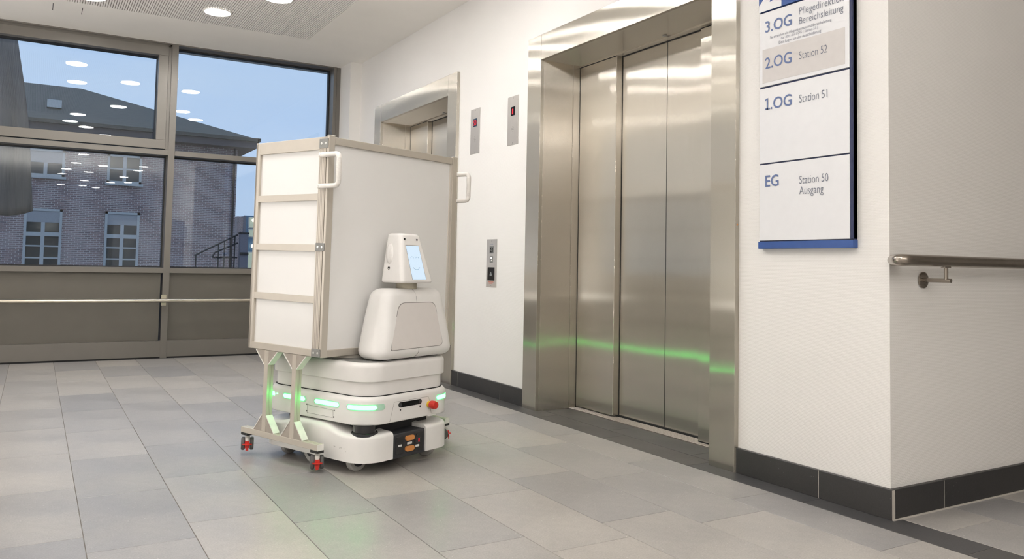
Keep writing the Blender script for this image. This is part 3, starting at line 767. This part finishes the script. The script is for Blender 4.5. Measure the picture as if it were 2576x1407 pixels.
for i, (a, b) in enumerate(segs):
    lens = strip('led_lens', 'led_frame', mb, a-.006, b+.006, .2715, .026, .0008, .003)
    strip('led_strip', 'led', mb, a, b - (.03 if i == 2 else 0), .2715, .017, .0022, .003)
strip('led_strip', 'led', mb, 0.0, .010, .2745, .018, .0022)
# hatch on the left side
def side_line(pts, r=.0006, mat='seam', parent=mb, name='seam_line'):
    bm = B_(); tube(bm, pts, r, 5); return obj(name, bm, mat, parent)
xl = Mf[0]-.0004
side_line(fillet([(xl, .245, .213), (xl, .245, .2505), (xl, .080, .2470), (xl, .078, .2165), (xl, .243, .2165)], .006))
for y, z in ((.249, .2515), (.249, .223), (.073, .246), (.074, .219)):
    bm = B_(); cyl(bm, (Mf[0]+.001, y, z), .0032, -.002, (1, 0, 0), 10); obj('screw_hole', bm, 'black', mb)
# front features
yf = Mf[2]
side_line([(.072, yf-.0003, .205), (.095, yf-.0003, .283), (.302, yf-.0003, .283), (.312, yf-.0003, .256), (.322, yf-.0003, .207)])
obj('depth_camera', capsule(B_(), .190, .2675, .140, .0215, yf-.0015, yf+.004), 'black_gloss', mb)
bm = B_(); cyl(bm, (.130, yf-.001, .2675), .0085, -.0015, (0, 1, 0), 16); cyl(bm, (.250, yf-.001, .2675), .0085, -.0015, (0, 1, 0), 16); obj('camera_lens', bm, 'charcoal', mb, True)
for x, z in ((.132, .2465), (.251, .2475)):
    bm = B_(); cyl(bm, (x, yf+.001, z), .0037, -.0022, (0, 1, 0), 10); obj('screw_hole', bm, 'black', mb)
es = obj('emergency_stop', lathe(B_(), (.306, yf, .249), [(.0145, 0), (.0145, .013)], (0, -1, 0), 24), 'yellow', mb, True)
obj('stop_button', lathe(B_(), (.306, yf-.013, .249), [(.0165, 0), (.018, .004), (.018, .024), (.015, .030), (.010, .031)], (0, -1, 0), 24), 'red', es, True)
bm = B_(); box(bm, .300, .345, yf-.008, yf+.004, .1985, .2035, bev=.001); obj('latch_tab', bm, 'shell', mb)
# dust brush, scuffs under body; lidar scanners on two corners
for (lx, ly) in ((-.006, -.052), (.402, .487)):
    ld = obj('lidar', lathe(B_(), (lx, ly, .1525), [(.052, 0), (.0545, .004), (.0545, .014), (.051, .017), (.047, .018), (.047, .046), (.052, .048)], n=32), 'black_gloss', RB, True)
    bm = B_(); lathe(bm, (lx, ly, .1525), [(.0550, .003), (.0552, .013)], n=32); obj('lidar_foot', bm, 'charcoal', ld, True)
# logo-like embossed marks (illegible on the front)
bm = B_()
for x, z in ((.145, .233), (.150, .228), (.146, .223)): cyl(bm, (x, yf+.0005, z), .0018, -.0008, (0, 1, 0), 8)
obj('embossed_mark', bm, 'shell', mb)
# scuffs on base
bm = B_()
for (y, z, l) in ((.045, .105, .010), (.015, .102, .006), (.005, .104, .008), (-.012, .103, .006), (-.020, .093, .004)):
    box(bm, F[0]-.0004, F[0]+.001, y, y+l, z, z+.0012)
obj('scuff_mark', bm, 'seam', bs)
# wheels
def wheel(x, y, r, w, yaw, tyre='tyre_light', parent=RB, nm='wheel'):
    ax = (math.cos(yaw), math.sin(yaw), 0); c = Vector((x, y, r)) - Vector(ax)*w/2
    wo_ = obj(nm, lathe(B_(), c, [(r*.62, 0), (r*.9, 0), (r, w*.15), (r*1.0, w*.85), (r*.9, w), (r*.62, w)], ax, 36), tyre, parent, True)
    obj('hub', lathe(B_(), c, [(r*.60, -.002), (r*.60, w+.002)], ax, 24), 'charcoal', wo_, True)
    return wo_
for (x, y, yw) in ((.002, .0, math.radians(-91)), (.389, -.022, math.radians(8)), (.02, .46, math.radians(100)), (.38, .46, math.radians(20))): 
    q = wheel(x, y, .049, .028, yw)
    abox('wheel_fork', 'black', q, x-.018, x+.018, y-.018, y+.018, .060, .130)
wheel(-.022, .235, .062, .035, 0); wheel(.42, .235, .062, .035, 0)
# mounting discs that carry trolley and torso
obj('mount_disc', lathe(B_(), (.075, .165, .4530), [(.085, 0), (.085, .0126), (.082, .0135)], n=40), 'alu_light', RB, True)
obj('mount_disc', lathe(B_(), (.36, .36, .4530), [(.07, 0), (.07, .0158), (.068, .0166)], n=40), 'alu_light', RB, True)
# torso
TB = (-.002, .472, -.128, .050); TT = (.075, .425, -.082, .046)
torso = obj('torso', shell(B_(), TB, TT, .457, .752, .062, .05, .040, .036, n=10, steps=7, mid=8, bulge=.003), 'shell', RB, True)
def tf(z): t = (z-.457)/(.752-.457); return lerp(TB[2], TT[2], t)-.003*4*t*(1-t)
def rpoly(pts, r, n=6): 
    pts = [Vector(p) for p in pts]; out = []
    for i in range(len(pts)):
        a = (pts[i-1]-pts[i]).normalized(); b = (pts[(i+1) % len(pts)]-pts[i]).normalized()
        rr = r[i] if isinstance(r, (list, tuple)) else r
        p0 = pts[i]+a*rr; p1 = pts[i]+b*rr
        for k in range(n+1): t = k/n; out.append(p0*(1-t)**2+pts[i]*2*t*(1-t)+p1*t*t)
    return out
def torso_plate(name, mat, pts, r, off0, off1, parent):
    P = rpoly([(x, z, 0) for x, z in pts], r); bm = B_()
    A = [bm.verts.new((p.x, tf(p.y)-off1, p.y)) for p in P]; Bq = [bm.verts.new((p.x, tf(p.y)-off0, p.y)) for p in P]
    bm.faces.new(A); bm.faces.new(Bq[::-1])
    for k in range(len(P)): bm.faces.new((A[k], A[(k+1) % len(P)], Bq[(k+1) % len(P)], Bq[k]))
    return obj(name, bm, mat, parent)
pp = [(.062, .499), (.382, .502), (.352, .690), (.132, .692)]
g = .0022; pp2 = [(.062-g, .499-g), (.382+g, .502-g), (.352+g, .690+g), (.132-g, .692+g)]
torso_plate('panel_gap', 'seam', pp2, [.012, .028, .030, .040], -.006, .0004, torso)
torso_plate('chest_panel', 'panel_in', pp, [.012, .028, .030, .040], -.006, .0012, torso)
side_line([(.238, tf(.700)-.0002, .6945), (.240, tf(.716)-.0002, .716), (.240, tf(.73)+.004, .731), (.238, tf(.74)+.0135, .745), (.234, -.045, .7524), (.232, -.03, .7526)], .0008, 'seam', torso)
side_line([(.228, tf(.495)-.0004, .4985), (.226, tf(.480)+.0012, .482), (.219, tf(.47)+.0095, .467), (.21, tf(.46)+.022, .459)], .0008, 'seam', torso)
obj('neck', lathe(B_(), (.245, -.022, .750), [(.046, 0), (.046, .030)], n=32), 'neck', RB, True)
# head
HB = (.139, .334, -.104, .036); HT = (.168, .292, -.056, .034)
head = obj('head', shell(B_(), HB, HT, .776, .991, .018, .024, .012, .012, n=8, steps=5, mid=6), 'head', RB, True)
def hf(z): t = (z-.776)/(.991-.776); return lerp(HB[2], HT[2], t)
def quad_on_face(name, mat, pts, off, parent, th=.001):
    bm = B_(); A = [bm.verts.new((x, hf(z)-off-th, z)) for x, z in pts]; Bq = [bm.verts.new((x, hf(z)-off, z)) for x, z in pts]
    bm.faces.new(A); bm.faces.new(Bq[::-1])
    for k in range(len(pts)): bm.faces.new((A[k], A[(k+1) % len(pts)], Bq[(k+1) % len(pts)], Bq[k]))
    return obj(name, bm, mat, parent)
scr = [(.203, .7915), (.286, .7915), (.2665, .9385), (.1875, .9385)]
quad_on_face('screen_bezel', 'seam', [(.2015, .7905), (.2885, .7905), (.2680, .9405), (.1865, .9405)], -.004, head, .0045)
S = quad_on_face('face_screen', 'screen', scr, -.003, head, .0042)
def facearc(cx, cz, r, t0, t1, name):
    P = [(cx+r*math.cos(math.radians(lerp(t0, t1, k/10))), 0, cz+r*math.sin(math.radians(lerp(t0, t1, k/10)))) for k in range(11)]
    P = [(x, hf(z)-.0014, z) for x, _, z in P]; bm = B_(); tube(bm, P, .0007, 5); obj(name, bm, 'screen_line', S)
facearc(.216, .881, .0095, 20, 160, 'smiling_eye'); facearc(.248, .881, .0095, 20, 160, 'smiling_eye'); facearc(.2355, .858, .024, 215, 325, 'smile')
for x, z in ((.186, .966), (.262, .965)):
    bm = B_(); lathe(bm, (x, hf(z)+.001, z), [(.0044, 0), (.0044, .003)], (0, -1, .0), 14); obj('camera_eye', bm, 'black_gloss', head)
bm = B_()
for k in range(24):
    t0, t1 = 2*math.pi*k/24, 2*math.pi*(k+1)/24
    q = [bm.verts.new((.232+r*math.cos(t), -.026+r*.62*math.sin(t), .9913)) for r, t in ((.030, t0), (.030, t1), (.0288, t1), (.0288, t0))]; bm.faces.new(q)
obj('touch_ring', bm, 'seam', head)
# ear on the left side: raised pod with dotted grille
def hs(z): t = (z-.776)/(.991-.776); return lerp(HB[0], HT[0], t)
bm = B_(); bmesh.ops.create_uvsphere(bm, u_segments=24, v_segments=16, radius=1)
for v in bm.verts:
    zz = .903 + v.co.z*.046; v.co = Vector((hs(zz)+.003 + v.co.x*.016, -.006+v.co.y*.021 + (zz-.903)*.10, zz))
ear = obj('ear_speaker', bm, 'head', head, True)
bm = B_()
for i in range(-4, 5):
    for j in range(-8, 9):
        y = i*.0044; z = j*.0048
        if (y/.021)**2+(z/.046)**2 > .80 or abs(i) < 2: continue
        dx_ = -.016*math.sqrt(max(0, 1-(y/.021)**2-(z/.046)**2))
        cyl(bm, (hs(.903+z)+.003+dx_+.0006, -.006+y+z*.10, .903+z), .0011, -.0014, (1, 0, 0), 6)
g_ = obj('speaker_grille', bm, 'panel_in', ear); 
bm = B_(); lathe(bm, (hs(.839)+.001, -.010, .839), [(.0068, 0), (.0068, .002), (.005, .0022), (.0045, .001)], (-1, 0, 0), 18); obj('side_camera', bm, 'black_gloss', head)

# ------------------------------------------------------------------ shelf trolley carried by the robot (same local frame)
TILT = .0125            # the lifted trolley leans a little towards the front
tz, ty = .32 - (.32*math.cos(TILT) - .47*math.sin(TILT)), .47 - (.32*math.sin(TILT) + .47*math.cos(TILT))
TR = thing('shelf_trolley', 'tall white-panelled aluminium shelf trolley lifted on the robot', 'trolley', (1.18 - math.sin(RA)*tz, 3.236 + math.cos(RA)*tz, ty), RA)
TR.rotation_euler = (TILT, 0, RA)
A0, A1, B0, B1, Z0, Z1 = -.140, .665, .0745, .571, .470, 1.387
PW, PT, PG = .032, .029, .0135           # aluminium profile
def prof(nm, x0, x1, y0, y1, z0, z1, mat='alu', parent=TR): return abox(nm, mat, parent, x0, x1, y0, y1, z0, z1, bev=.0012)
# main posts
for x0 in (A0, A1-PW): 
    prof('post', x0, x0+PW, B0, B0+PG, Z0, Z1); prof('post', x0, x0+PW, B1-PT, B1, Z0, Z1-.008)
for x0 in (A0, A1-PW): obj('post_cap', box(B_(), x0-.0005, x0+PW+.0005, B0-.0005, B0+PG+.0005, Z1, Z1+.003, bev=.001), 'handle', TR)
# front panel frame
prof('top_rail', A0+PW+.001, A1-PW-.001, B0+.002, B0+PT, 1.353, 1.384); prof('bottom_rail', A0+PW+.001, A1-PW-.001, B0+.002, B0+PT, .4705, .499)
abox('front_panel', 'board', TR, A0+PW, A1-PW, B0+.013, B0+.019, .497, 1.355)
bm = B_(); box(bm, A1-PW-.010, A1-PW, B0+.006, B0+.014, .499, 1.353); obj('panel_bead', bm, 'alu_light', TR)
# back
prof('top_rail', A0+PW, A1-PW, B1-PT, B1-.002, 1.353, 1.379); prof('bottom_rail', A0+PW, A1-PW, B1-PT, B1-.002, .4705, .499)
abox('back_panel', 'board', TR, A0+PW, A1-PW, B1-.014, B1-.008, .497, 1.355)
# side doors (left one in view): stiles, rails, four infill panels, hinges
for s in (0, 1):
    xo = A0 if s == 0 else A1; d = 1 if s == 0 else -1
    def P_(nm, t0, t1, y0, y1, z0, z1, mat='alu', par=TR, bev=.001):
        x0, x1 = sorted((xo+d*t0, xo+d*t1)); return abox(nm, mat, par, x0, x1, y0, y1, z0, z1, bev=bev)
    door = P_('side_door', .0, .024, B0+PG+.0045, B0+.0605, Z0+.002, Z1-.004)       # hinge-side stile
    P_('door_stile', 0, .024, B1-.0135, B1-.0005, Z0+.001, Z1-.002, par=door)
    for k in range(4):     # grooves of the stile
        P_('profile_groove', -.0004, .002, B0+PG+.010+k*.0095, B0+PG+.0125+k*.0095, Z0+.004, Z1-.006, 'cover_brown', door, 0)
    ya, yb = B0+.0605, B1-.0135
    for z0, z1 in ((1.331, 1.3835), (1.118, 1.147), (.905, .934), (.690, .719), (Z0+.001, .4995)):
        P_('door_rail', .0005, .024, ya, yb, z0, z1, par=door)
    for z0, z1 in ((1.147, 1.331), (.934, 1.118), (.719, .905), (.4995, .690)):
        P_('infill_panel', .011, .015, ya, yb, z0, z1, 'board', door, 0)
    for z in (1.335, .907, .4715):
        h = P_('hinge', -.004, .0, B0+.0035, B0+.0585, z, z+.040 if z > 1 else z+.034, 'hinge', TR, .0015)
        zc = z+(.020 if z > 1 else .017)
        for yy in (B0+.018, B0+.044):
            bm = B_(); lathe(bm, (xo-d*.004, yy, zc), [(.0055, 0), (.0045, .001), (.002, .0012)], (-d, 0, 0), 12); obj('screw', bm, 'screw', h)
# roof and floor
abox('top_board', 'board', TR, A0+.026, A1-.026, B0+PT, B1-PT, 1.360, 1.368); abox('floor_board', 'board', TR, A0+.026, A1-.026, B0+PT, B1-PT, .4712, .484)
# handles
def handle(xf, d):
    x = xf-d*.011
    bm = B_()
    pts = fillet([(x, B0+.024, 1.306), (x-d*.0, B0-.079, 1.306), (x-d*.0, B0-.079, 1.176), (x, B0+.024, 1.176)], .022, 6) if d == 1 else fillet([(x+.0, B0+.012, 1.306), (x, B0-.068, 1.306), (x, B0-.068, 1.176), (x, B0+.012, 1.176)], .022, 6)
    tube(bm, pts, .0105, 14)
    h = obj('handle', bm, 'handle', TR, True)
    for z in (1.306, 1.176):
        x0, x1 = sorted((xf-d*.020, xf))
        f = abox('handle_foot', 'handle', h, x0, x1, B0-.004, B0+.044, z-.0095, z+.0095, bev=.003)
        bm = B_(); lathe(bm, (xf-d*.020, B0+.034, z), [(.005, 0), (.004, .001), (.002, .0006)], (-d, 0, 0), 12); obj('screw', bm, 'screw', h)
    bm = B_()
    for k in range(24): 
        z = 1.195+k*.004; lathe(bm, (x, (B0-.079 if d == 1 else B0-.068), z), [(.0105, 0), (.0113, .001), (.0105, .002)], (0, 0, 1), 12)
    obj('grip_ribs', bm, 'handle', h)
handle(A0, 1); handle(A1, -1)
# legs, gussets, cross bars, casters
def prism(nm, mat, x0, x1, tri_, parent):
    bm = B_(); A = [bm.verts.new((x0, y, z)) for y, z in tri_]; Bq = [bm.verts.new((x1, y, z)) for y, z in tri_]
    bm.faces.new(A[::-1]); bm.faces.new(Bq)
    for k in range(3): bm.faces.new((A[k], A[(k+1) % 3], Bq[(k+1) % 3], Bq[k]))
    return obj(nm, bm, mat, parent)
def flange(x0, x1, p, q, parent, th=.004):
    """slanted plate from p to q (y, z) with its outer face towards +th normal"""
    (y0, z0), (y1, z1) = p, q; L_ = math.hypot(y1-y0, z1-z0); ny, nz = (z1-z0)/L_*th, -(y1-y0)/L_*th
    bm = B_(); v = [bm.verts.new(c) for c in ((x0, y0, z0), (x1, y0, z0), (x1, y1, z1), (x0, y1, z1), (x0, y0+ny, z0+nz), (x1, y0+ny, z0+nz), (x1, y1+ny, z1+nz), (x0, y1+ny, z1+nz))]
    for f in ((0, 1, 2, 3), (7, 6, 5, 4), (0, 4, 5, 1), (1, 5, 6, 2), (2, 6, 7, 3), (3, 7, 4, 0)): bm.faces.new([v[i] for i in f])
    return obj('gusset_flange', bm, 'alu_cap', parent)
BZ0, BZ1 = .094, .119
def caster(x, y, yaw, parent):
    """yaw: direction the brake pedal points, in local frame"""
    d = Vector((math.cos(yaw), math.sin(yaw), 0)); s = Vector((-d.y, d.x, 0)); c = Vector((x, y, .043)) - d*.006
    bm = B_(); box(bm, x-.018, x+.016, y-.021, y+.024, .083, .094); hs_ = obj('caster', bm, 'rubber', parent)
    bm = B_(); cyl(bm, (x, y, .070), .010, .014, n=16); tube(bm, [c+Vector((0, 0, .028)), c+d*.016+Vector((0, 0, .020)), c+d*.024+Vector((0, 0, .004))], [.010, .0105, .006], 10); obj('fork', bm, 'hub', hs_, True)
    for sg_ in (-1, 1):
        cc = c + s*(sg_*.0185) - s*.008
        w_ = obj('caster_wheel', lathe(B_(), cc, [(.010, 0), (.025, 0), (.0285, .0035), (.0285, .0125), (.025, .016), (.010, .016)], s, 28), 'tyre', hs_, True)
    bm = B_()
    def bb(c0, lx, ly, lz):
        vs = []
        for k in (-1, 1):
            for j in (-1, 1):
                for i in (-1, 1): vs.append(bm.verts.new(c0 + d*(i*lx/2) + s*(j*ly/2) + Vector((0, 0, k*lz/2))))
        for f in ((0, 1, 3, 2), (4, 6, 7, 5), (0, 4, 5, 1), (1, 5, 7, 3), (3, 7, 6, 2), (2, 6, 4, 0)): bm.faces.new([vs[i] for i in f])
    bb(c+d*.026+Vector((0, 0, .000)), .010, .019, .030)
    bb(c+d*.031+Vector((0, 0, -.016)), .004, .012, .018)
    P = [(.0, -.022), (.008, -.018), (.014, -.009), (.016, 0), (.014, .009), (.008, .018), (.0, .022)]
    A = [bm.verts.new(c+d*(.026+a)+s*b+Vector((0, 0, .0035))) for a, b in P]; Bq = [bm.verts.new(c+d*(.026+a)+s*b+Vector((0, 0, -.0005))) for a, b in P]
    bm.faces.new(A); bm.faces.new(Bq[::-1])
    for k in range(len(P)): bm.faces.new((A[k], A[(k+1) % len(P)], Bq[(k+1) % len(P)], Bq[k]))
    obj('brake_pedal', bm, 'red', hs_)
    return hs_
for s in (0, 1):
    x0 = A0 if s == 0 else A1-PW; x1 = x0+PW
    cb = prof('cross_bar', x0, x1, B0, B1+.026, BZ0, BZ1)
    abox('end_cap', 'handle', cb, x0, x1, B0-.0015, B0, BZ0, BZ1)
    for gx in (.009, .020): abox('top_groove', 'cover_brown', cb, x0+gx, x0+gx+.002, B0+.002, B1+.024, BZ1, BZ1+.0004)
    for (ya, yb) in ((.2305, .2575), (.4225, .4495)):
        lg = prof('leg', x0, x1, ya, yb, BZ1, Z0)
        for gx in (.012, .018):
            abox('profile_groove', 'cover_brown', lg, x0+gx, x0+gx+.0022, ya-.0004, ya, BZ1+.06, Z0-.06)
        wx0, wx1 = x0+.002, x1-.002; G = .060
        for (yy, sgn) in ((ya, -1), (yb, 1)):
            gs = prism('gusset', 'cover_brown', wx0, wx1, [(yy, BZ1), (yy+sgn*G*.95, BZ1), (yy, BZ1+G*1.15)], lg)
            if sgn < 0: flange(x0, x1, (yy+sgn*G*.95-.000, BZ1), (yy-.0, BZ1+G*1.15), gs, -.004)
            else: flange(x0, x1, (yy, BZ1+G*1.15), (yy+sgn*G*.95, BZ1), gs, -.004)
            gs = prism('gusset', 'cover_brown', wx0, wx1, [(yy, Z0), (yy+sgn*G*1.0, Z0), (yy, Z0-G)], lg)
            if sgn < 0: flange(x0, x1, (yy, Z0-G), (yy+sgn*G*1.0, Z0), gs, -.004)
            else: flange(x0, x1, (yy+sgn*G*1.0, Z0), (yy, Z0-G), gs, -.004)
    pd = math.atan2(-.97, -.25) - RA if s == 0 else math.atan2(-.45, .89) - RA
    caster(x0+PW/2+.004, B0+.022, pd, TR); caster(x0+PW/2+.004, B1+.002, pd, TR)

# ------------------------------------------------------------------ debris
for k, (x, y, a, L_) in enumerate(((1.50, 1.56, .5, .012), (1.66, 1.64, 1.9, .006))):
    o = abox('crumb', 'black', None, -L_/2, L_/2, -.0022, .0022, 0, .0016); o.location = (x, y, 0); o.rotation_euler = (0, 0, a)
    tag(o, ('longer dark crumb of dirt lying on the tiles near the bottom edge', 'small dark speck of dirt on the tiles farther from the bottom edge')[k], 'crumb')

# ------------------------------------------------------------------ outside
gr = struct(abox('ground', 'asphalt', None, -60, 90, 7.9, 140, -.35, -.15))
BL = thing('brick_building', 'dark brick building with hipped grey roof outside the left window', 'building', (0, 28, -.15))
FYB = 28.0; o_ = lambda z: z+.15
fw = B_(); box(fw, -14, 5.72, 0, 10, 0, o_(4.62)); wallb = obj('brick_wall', fw, 'brick', BL)
# projecting eave box
ev = abox('eave', 'eave', BL, -14.6, 6.22, -.55, 10.55, o_(4.60), o_(4.86)); abox('gutter', 'roof', ev, -14.65, 6.29, -.66, -.55, o_(4.82), o_(4.93)); abox('gutter', 'roof', ev, 6.22, 6.33, -.66, 10.6, o_(4.82), o_(4.93))
bm = B_(); zc = o_(4.90); rz = o_(6.98)
c = [bm.verts.new(p) for p in ((-14.6, -.6, zc), (6.26, -.6, zc), (6.26, 10.6, zc), (-14.6, 10.6, zc))]; r1_ = bm.verts.new((1.19, 5, rz)); r0_ = bm.verts.new((-9.5, 5, rz))
bm.faces.new((c[0], c[1], r1_, r0_)); bm.faces.new((c[1], c[2], r1_)); bm.faces.new((c[2], c[3], r0_, r1_)); bm.faces.new((c[3], c[0], r0_)); bm.faces.new((c[3], c[2], c[1], c[0]))
rf = obj('roof', bm, 'roof', BL)
bm = B_(); box(bm, .12, .52, 1.0, 1.7, o_(5.55), o_(5.80)); obj('roof_window', bm, 'ext_frame', rf)
def ext_window(x0, x1, z0, z1, rows, blind, cols=2):
    z0 += .15; z1 += .15
    w_ = B_(); fwid = .07
    box(w_, x0, x1, -.05, .02, z0, z0+fwid); box(w_, x0, x1, -.05, .02, z1-fwid, z1); box(w_, x0, x0+fwid, -.05, .02, z0, z1); box(w_, x1-fwid, x1, -.05, .02, z0, z1)
    w_ = obj('window', w_, 'ext_frame', BL)
    abox('pane', 'ext_pane', w_, x0+.03, x1-.03, -.01, .0, z0+.03, z1-.03)
    zt = z1-fwid
    if blind: abox('blind_box', 'ext_blind', w_, x0+fwid, x1-fwid, -.03, .0, z1-fwid-.34, z1-fwid); zt = z1-fwid-.34
    hh = (zt-z0-fwid)/rows
    for k in range(1, rows): abox('glazing_bar', 'ext_frame', w_, x0+fwid, x1-fwid, -.035, .0, z0+fwid+hh*k-(.06 if k == rows-1 and rows > 2 else .022), z0+fwid+hh*k+(.06 if k == rows-1 and rows > 2 else .022))
    for k in range(1, cols): xc = lerp(x0, x1, k/cols); abox('glazing_bar', 'ext_frame', w_, xc-.05, xc+.05, -.04, .0, z0+fwid, zt)
    abox('sill', 'ext_frame', w_, x0-.05, x1+.05, -.12, .02, z0-.07, z0)
    return w_
ext_window(1.82, 2.80, 3.20, 4.10, 2, False)
q_ = ext_window(-.35, .66, 3.28, 4.10, 1, True)
ext_window(-.33, .66, .40, 2.30, 4, True); ext_window(1.82, 2.80, .40, 2.30, 4, True)
ext_window(-3.0, -2.0, .40, 2.30, 4, True); ext_window(-3.0, -2.0, 3.2, 4.1, 2, False)
# soldier-course lintels
for x0, z in ((-.33, 2.30), (1.82, 2.30)):
    bm = B_()
    for k in range(16): box(bm, x0-.10+k*.075, x0-.10+k*.075+.064, -.012, .0, z+.16, z+.40)
    s_ = obj('brick_lintel', bm, 'brick', wallb); s_['kind'] = 'stuff'
bm = B_(); tube(bm, [(5.62, -.06, 0), (5.62, -.06, o_(4.6))], .035, 8); obj('downpipe', bm, 'ext_metal', BL)
# far building with lit windows
FB = thing('far_building', 'distant block with lit blue glazed front at the edge of the trolley', 'building', (12.4, 60, -.15))
abox('side_wall', 'brick', FB, 0, .62, 0, 9, 0, o_(4.02)); abox('front_block', 'ext_blue', FB, .62, 6.5, 0, 9, 0, o_(4.12)); abox('corner_strip', 'ext_wall', FB, .44, .62, -.03, 0, 0, o_(4.12))
for z0, z1, mt_ in ((3.2, 4.0, 'lit'), (2.55, 3.15, 'lit'), (.2, 1.5, 'lit')):
    wn = abox('window', 'ext_frame', FB, .78, 2.9, -.06, 0, o_(z0), o_(z1)); abox('pane', mt_, wn, .86, 2.8, -.09, -.05, o_(z0+.06), o_(z1-.06))
for z in (3.78, 1.92): 
    bm = B_(); bmesh.ops.create_uvsphere(bm, u_segments=12, v_segments=8, radius=.13)
    bmesh.ops.translate(bm, verts=bm.verts, vec=(1.1, -.3, o_(z))); obj('outdoor_lamp', bm, 'lit_spot', FB)
# stair rail and gate pier beside the brick corner
SRr = thing('stair_railing', 'dark metal stair railing against the brick corner outside', 'railing', (4.5, 24, -.15))
bm = B_(); tube(bm, [(-.66, 0, o_(.97)), (.35, 0, o_(1.52)), (.50, 0, o_(1.60))], .022, 8); obj('handrail', bm, 'ext_metal', SRr)
bm = B_(); tube(bm, fillet([(.50, 0, o_(1.36)), (-.12, 0, o_(1.07)), (-.18, 0, o_(.93)), (.50, 0, o_(.94))], .05), .022, 8); obj('lower_rail', bm, 'ext_metal', SRr)
for x, z in ((-.62, .98), (-.02, 1.30), (.14, 1.38), (.30, 1.47), (.42, 1.54)):
    bm = B_(); tube(bm, [(x, 0, 0), (x, 0, o_(z))], .018, 8); obj('baluster', bm, 'ext_metal', SRr)
PR = thing('gate_pier', 'pale rendered pier with a dark cap between brick corner and far building', 'pier', (5.13, 23.9, -.15))
abox('pier_shaft', 'ext_wall', PR, -.10, .12, -.1, .1, 0, o_(1.62)); abox('pier_cap', 'ext_metal', PR, -.12, .14, -.12, .12, o_(1.62), o_(1.66)); abox('letter_box', 'ext_metal', PR, -.11, .13, -.14, -.1, o_(1.02), o_(1.09))
# hanging tarpaulin on a scaffold pole, close outside the left pane
TP = thing('tarpaulin', 'dark grey sheet hanging outside at the far left of the window', 'tarpaulin', (-1.2, 9.5, -.15))
bm = B_(); nx, nz = 26, 30; V = []
for j in range(nz+1):
    z = lerp(1.36, 3.9, j/nz); xr = lerp(-.02, -.26, sm(1.2, 3.4, z)) + .02*math.sin(z*3.1) + 0
    row = []
    for i in range(nx+1):
        t = i/nx; x = lerp(-1.9, xr, t)+1.2; row.append(bm.verts.new((x, .05*math.sin(t*34+z*.7)*(1-.3*t), o_(z) - .10*math.sin(t*9)*(1-j/nz))))
    V.append(row)
for j in range(nz):
    for i in range(nx): bm.faces.new((V[j][i], V[j][i+1], V[j+1][i+1], V[j+1][i]))
sh = obj('sheet', bm, 'tarp', TP, True); sm_ = sh.modifiers.new('thick', 'SOLIDIFY'); sm_.thickness = .006
bm = B_(); tube(bm, [(-.8, .0, o_(3.92)), (1.3, .0, o_(3.92))], .024, 10); obj('scaffold_pole', bm, 'ext_metal', TP)
bm = B_(); tube(bm, [(-.75, .05, 0), (-.75, .05, o_(3.95))], .024, 10); obj('scaffold_pole', bm, 'ext_metal', TP)
